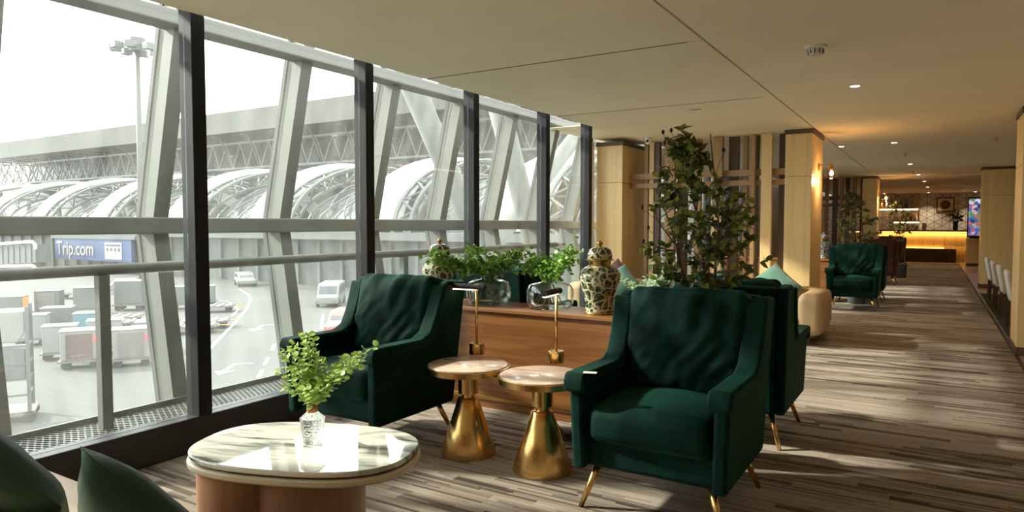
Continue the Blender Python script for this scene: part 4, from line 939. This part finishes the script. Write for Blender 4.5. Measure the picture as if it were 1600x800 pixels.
for k, (c, nm) in enumerate((((.45, .12, .03), 'orange'), ((.4, .18, .05), 'copper'), ((.35, .06, .03), 'red'), ((.45, .25, .06), 'golden'))): bottle(nm+' bottle standing on the lower bar shelf', -1.0+k*.13, 1.431, c, .3)
pic = thing('framed_picture', 'dark framed square picture with a round brown medallion on the tiled wall', 'picture', (.33, 29.38, 2.0))
MB().box(-.28, .28, -.03, 0, -.27, .27).build('frame', G['brown'], pic); MB().box(-.235, .235, -.036, -.03, -.22, .22).build('mat_board', G['cream'], pic); MB().cyl((0, -.042, 0), (0, -.036, 0), .155, n=32).build('medallion', G['cap'], pic); MB().cyl((0, -.046, 0), (0, -.042, 0), .07, n=32).build('medallion_centre', G['side'], pic)
bv = thing('flower_vase', 'dark glass vase of leafy flowers on the right of the bar', 'vase', (.62, 27.9, 1.1)); MB().lathe([(.06, 0), (.08, .05), (.07, .2), (.09, .3)], 20).build('vase_body', G['cardark'], bv, smooth=True)
rn = random.Random(4); joined('foliage', [orient(Vector((rn.gauss(0, .13), rn.gauss(0, .1), .42+rn.gauss(0, .09))), Vector((rn.gauss(0, 1), rn.gauss(0, 1), rn.gauss(.3, .5))), rn.uniform(-1, 1), 1.3) for k in range(140)], [(FL[0], 0)]*140, bv)
for k, (x, h, nm) in enumerate(((-.8, .2, 'low white stack of cups'), (-.55, .14, 'small white bowl'), (-.3, .24, 'slim white carafe'), (-1.3, .16, 'round white canister'))):
    t_ = thing('bar_ware', nm+' standing on the bar counter', 'tableware', (x, 27.95, 1.1)); MB().lathe([(.05, 0), (.07, h*.4), (.06, h*.8), (.05, h)], 16).build('body', G['white'], t_, smooth=True)
# screen and cabinet
m, nt, b, N = new('display_picture'); L = nt.links.new; t = N('TexCoord'); vv = N('TexVoronoi'); vv.inputs['Scale'].default_value = 9; L(t.outputs['Object'], vv.inputs['Vector'])
r = ramp(nt, [(.0, (.02, .03, .08)), (.35, (.05, .12, .35)), (.6, (.45, .10, .07)), (.75, (.6, .7, .8)), (.9, (.1, .22, .1))]); sx_ = N('SeparateColor'); L(vv.outputs['Color'], sx_.inputs[0]); L(sx_.outputs[0], r.inputs['Fac'])
L(r.outputs['Color'], b.inputs['Emission Color']); b.inputs['Emission Strength'].default_value = .42; b.inputs['Base Color'].default_value = (.02, .02, .02, 1); G['disp'] = m
tv = thing('display_screen', 'upright display screen with blue and red pictures on the pale cabinet', 'screen', (1.09, 25.5, .86)); MB().box(-.22, .22, 0, .07, .03, 1.27).build('casing', G['black'], tv); MB().box(-.19, .19, -.006, 0, .08, 1.22).build('display', G['disp'], tv); MB().box(-.15, .15, -.02, .1, 0, .03).build('foot', G['black'], tv)
cb_ = thing('cabinet', 'pale maple cabinet under the upright display screen', 'cabinet', (1.12, 25.6, -.004)); MB().box(-.26, .26, -.2, .2, .08, .86).build('body', G['maple'], cb_); MB().box(-.24, .24, -.19, .19, 0, .08).build('plinth', G['cap'], cb_); MB().box(-.24, .24, -.21, -.2, .1, .84).build('door', G['maple'], cb_, bevel=.004)
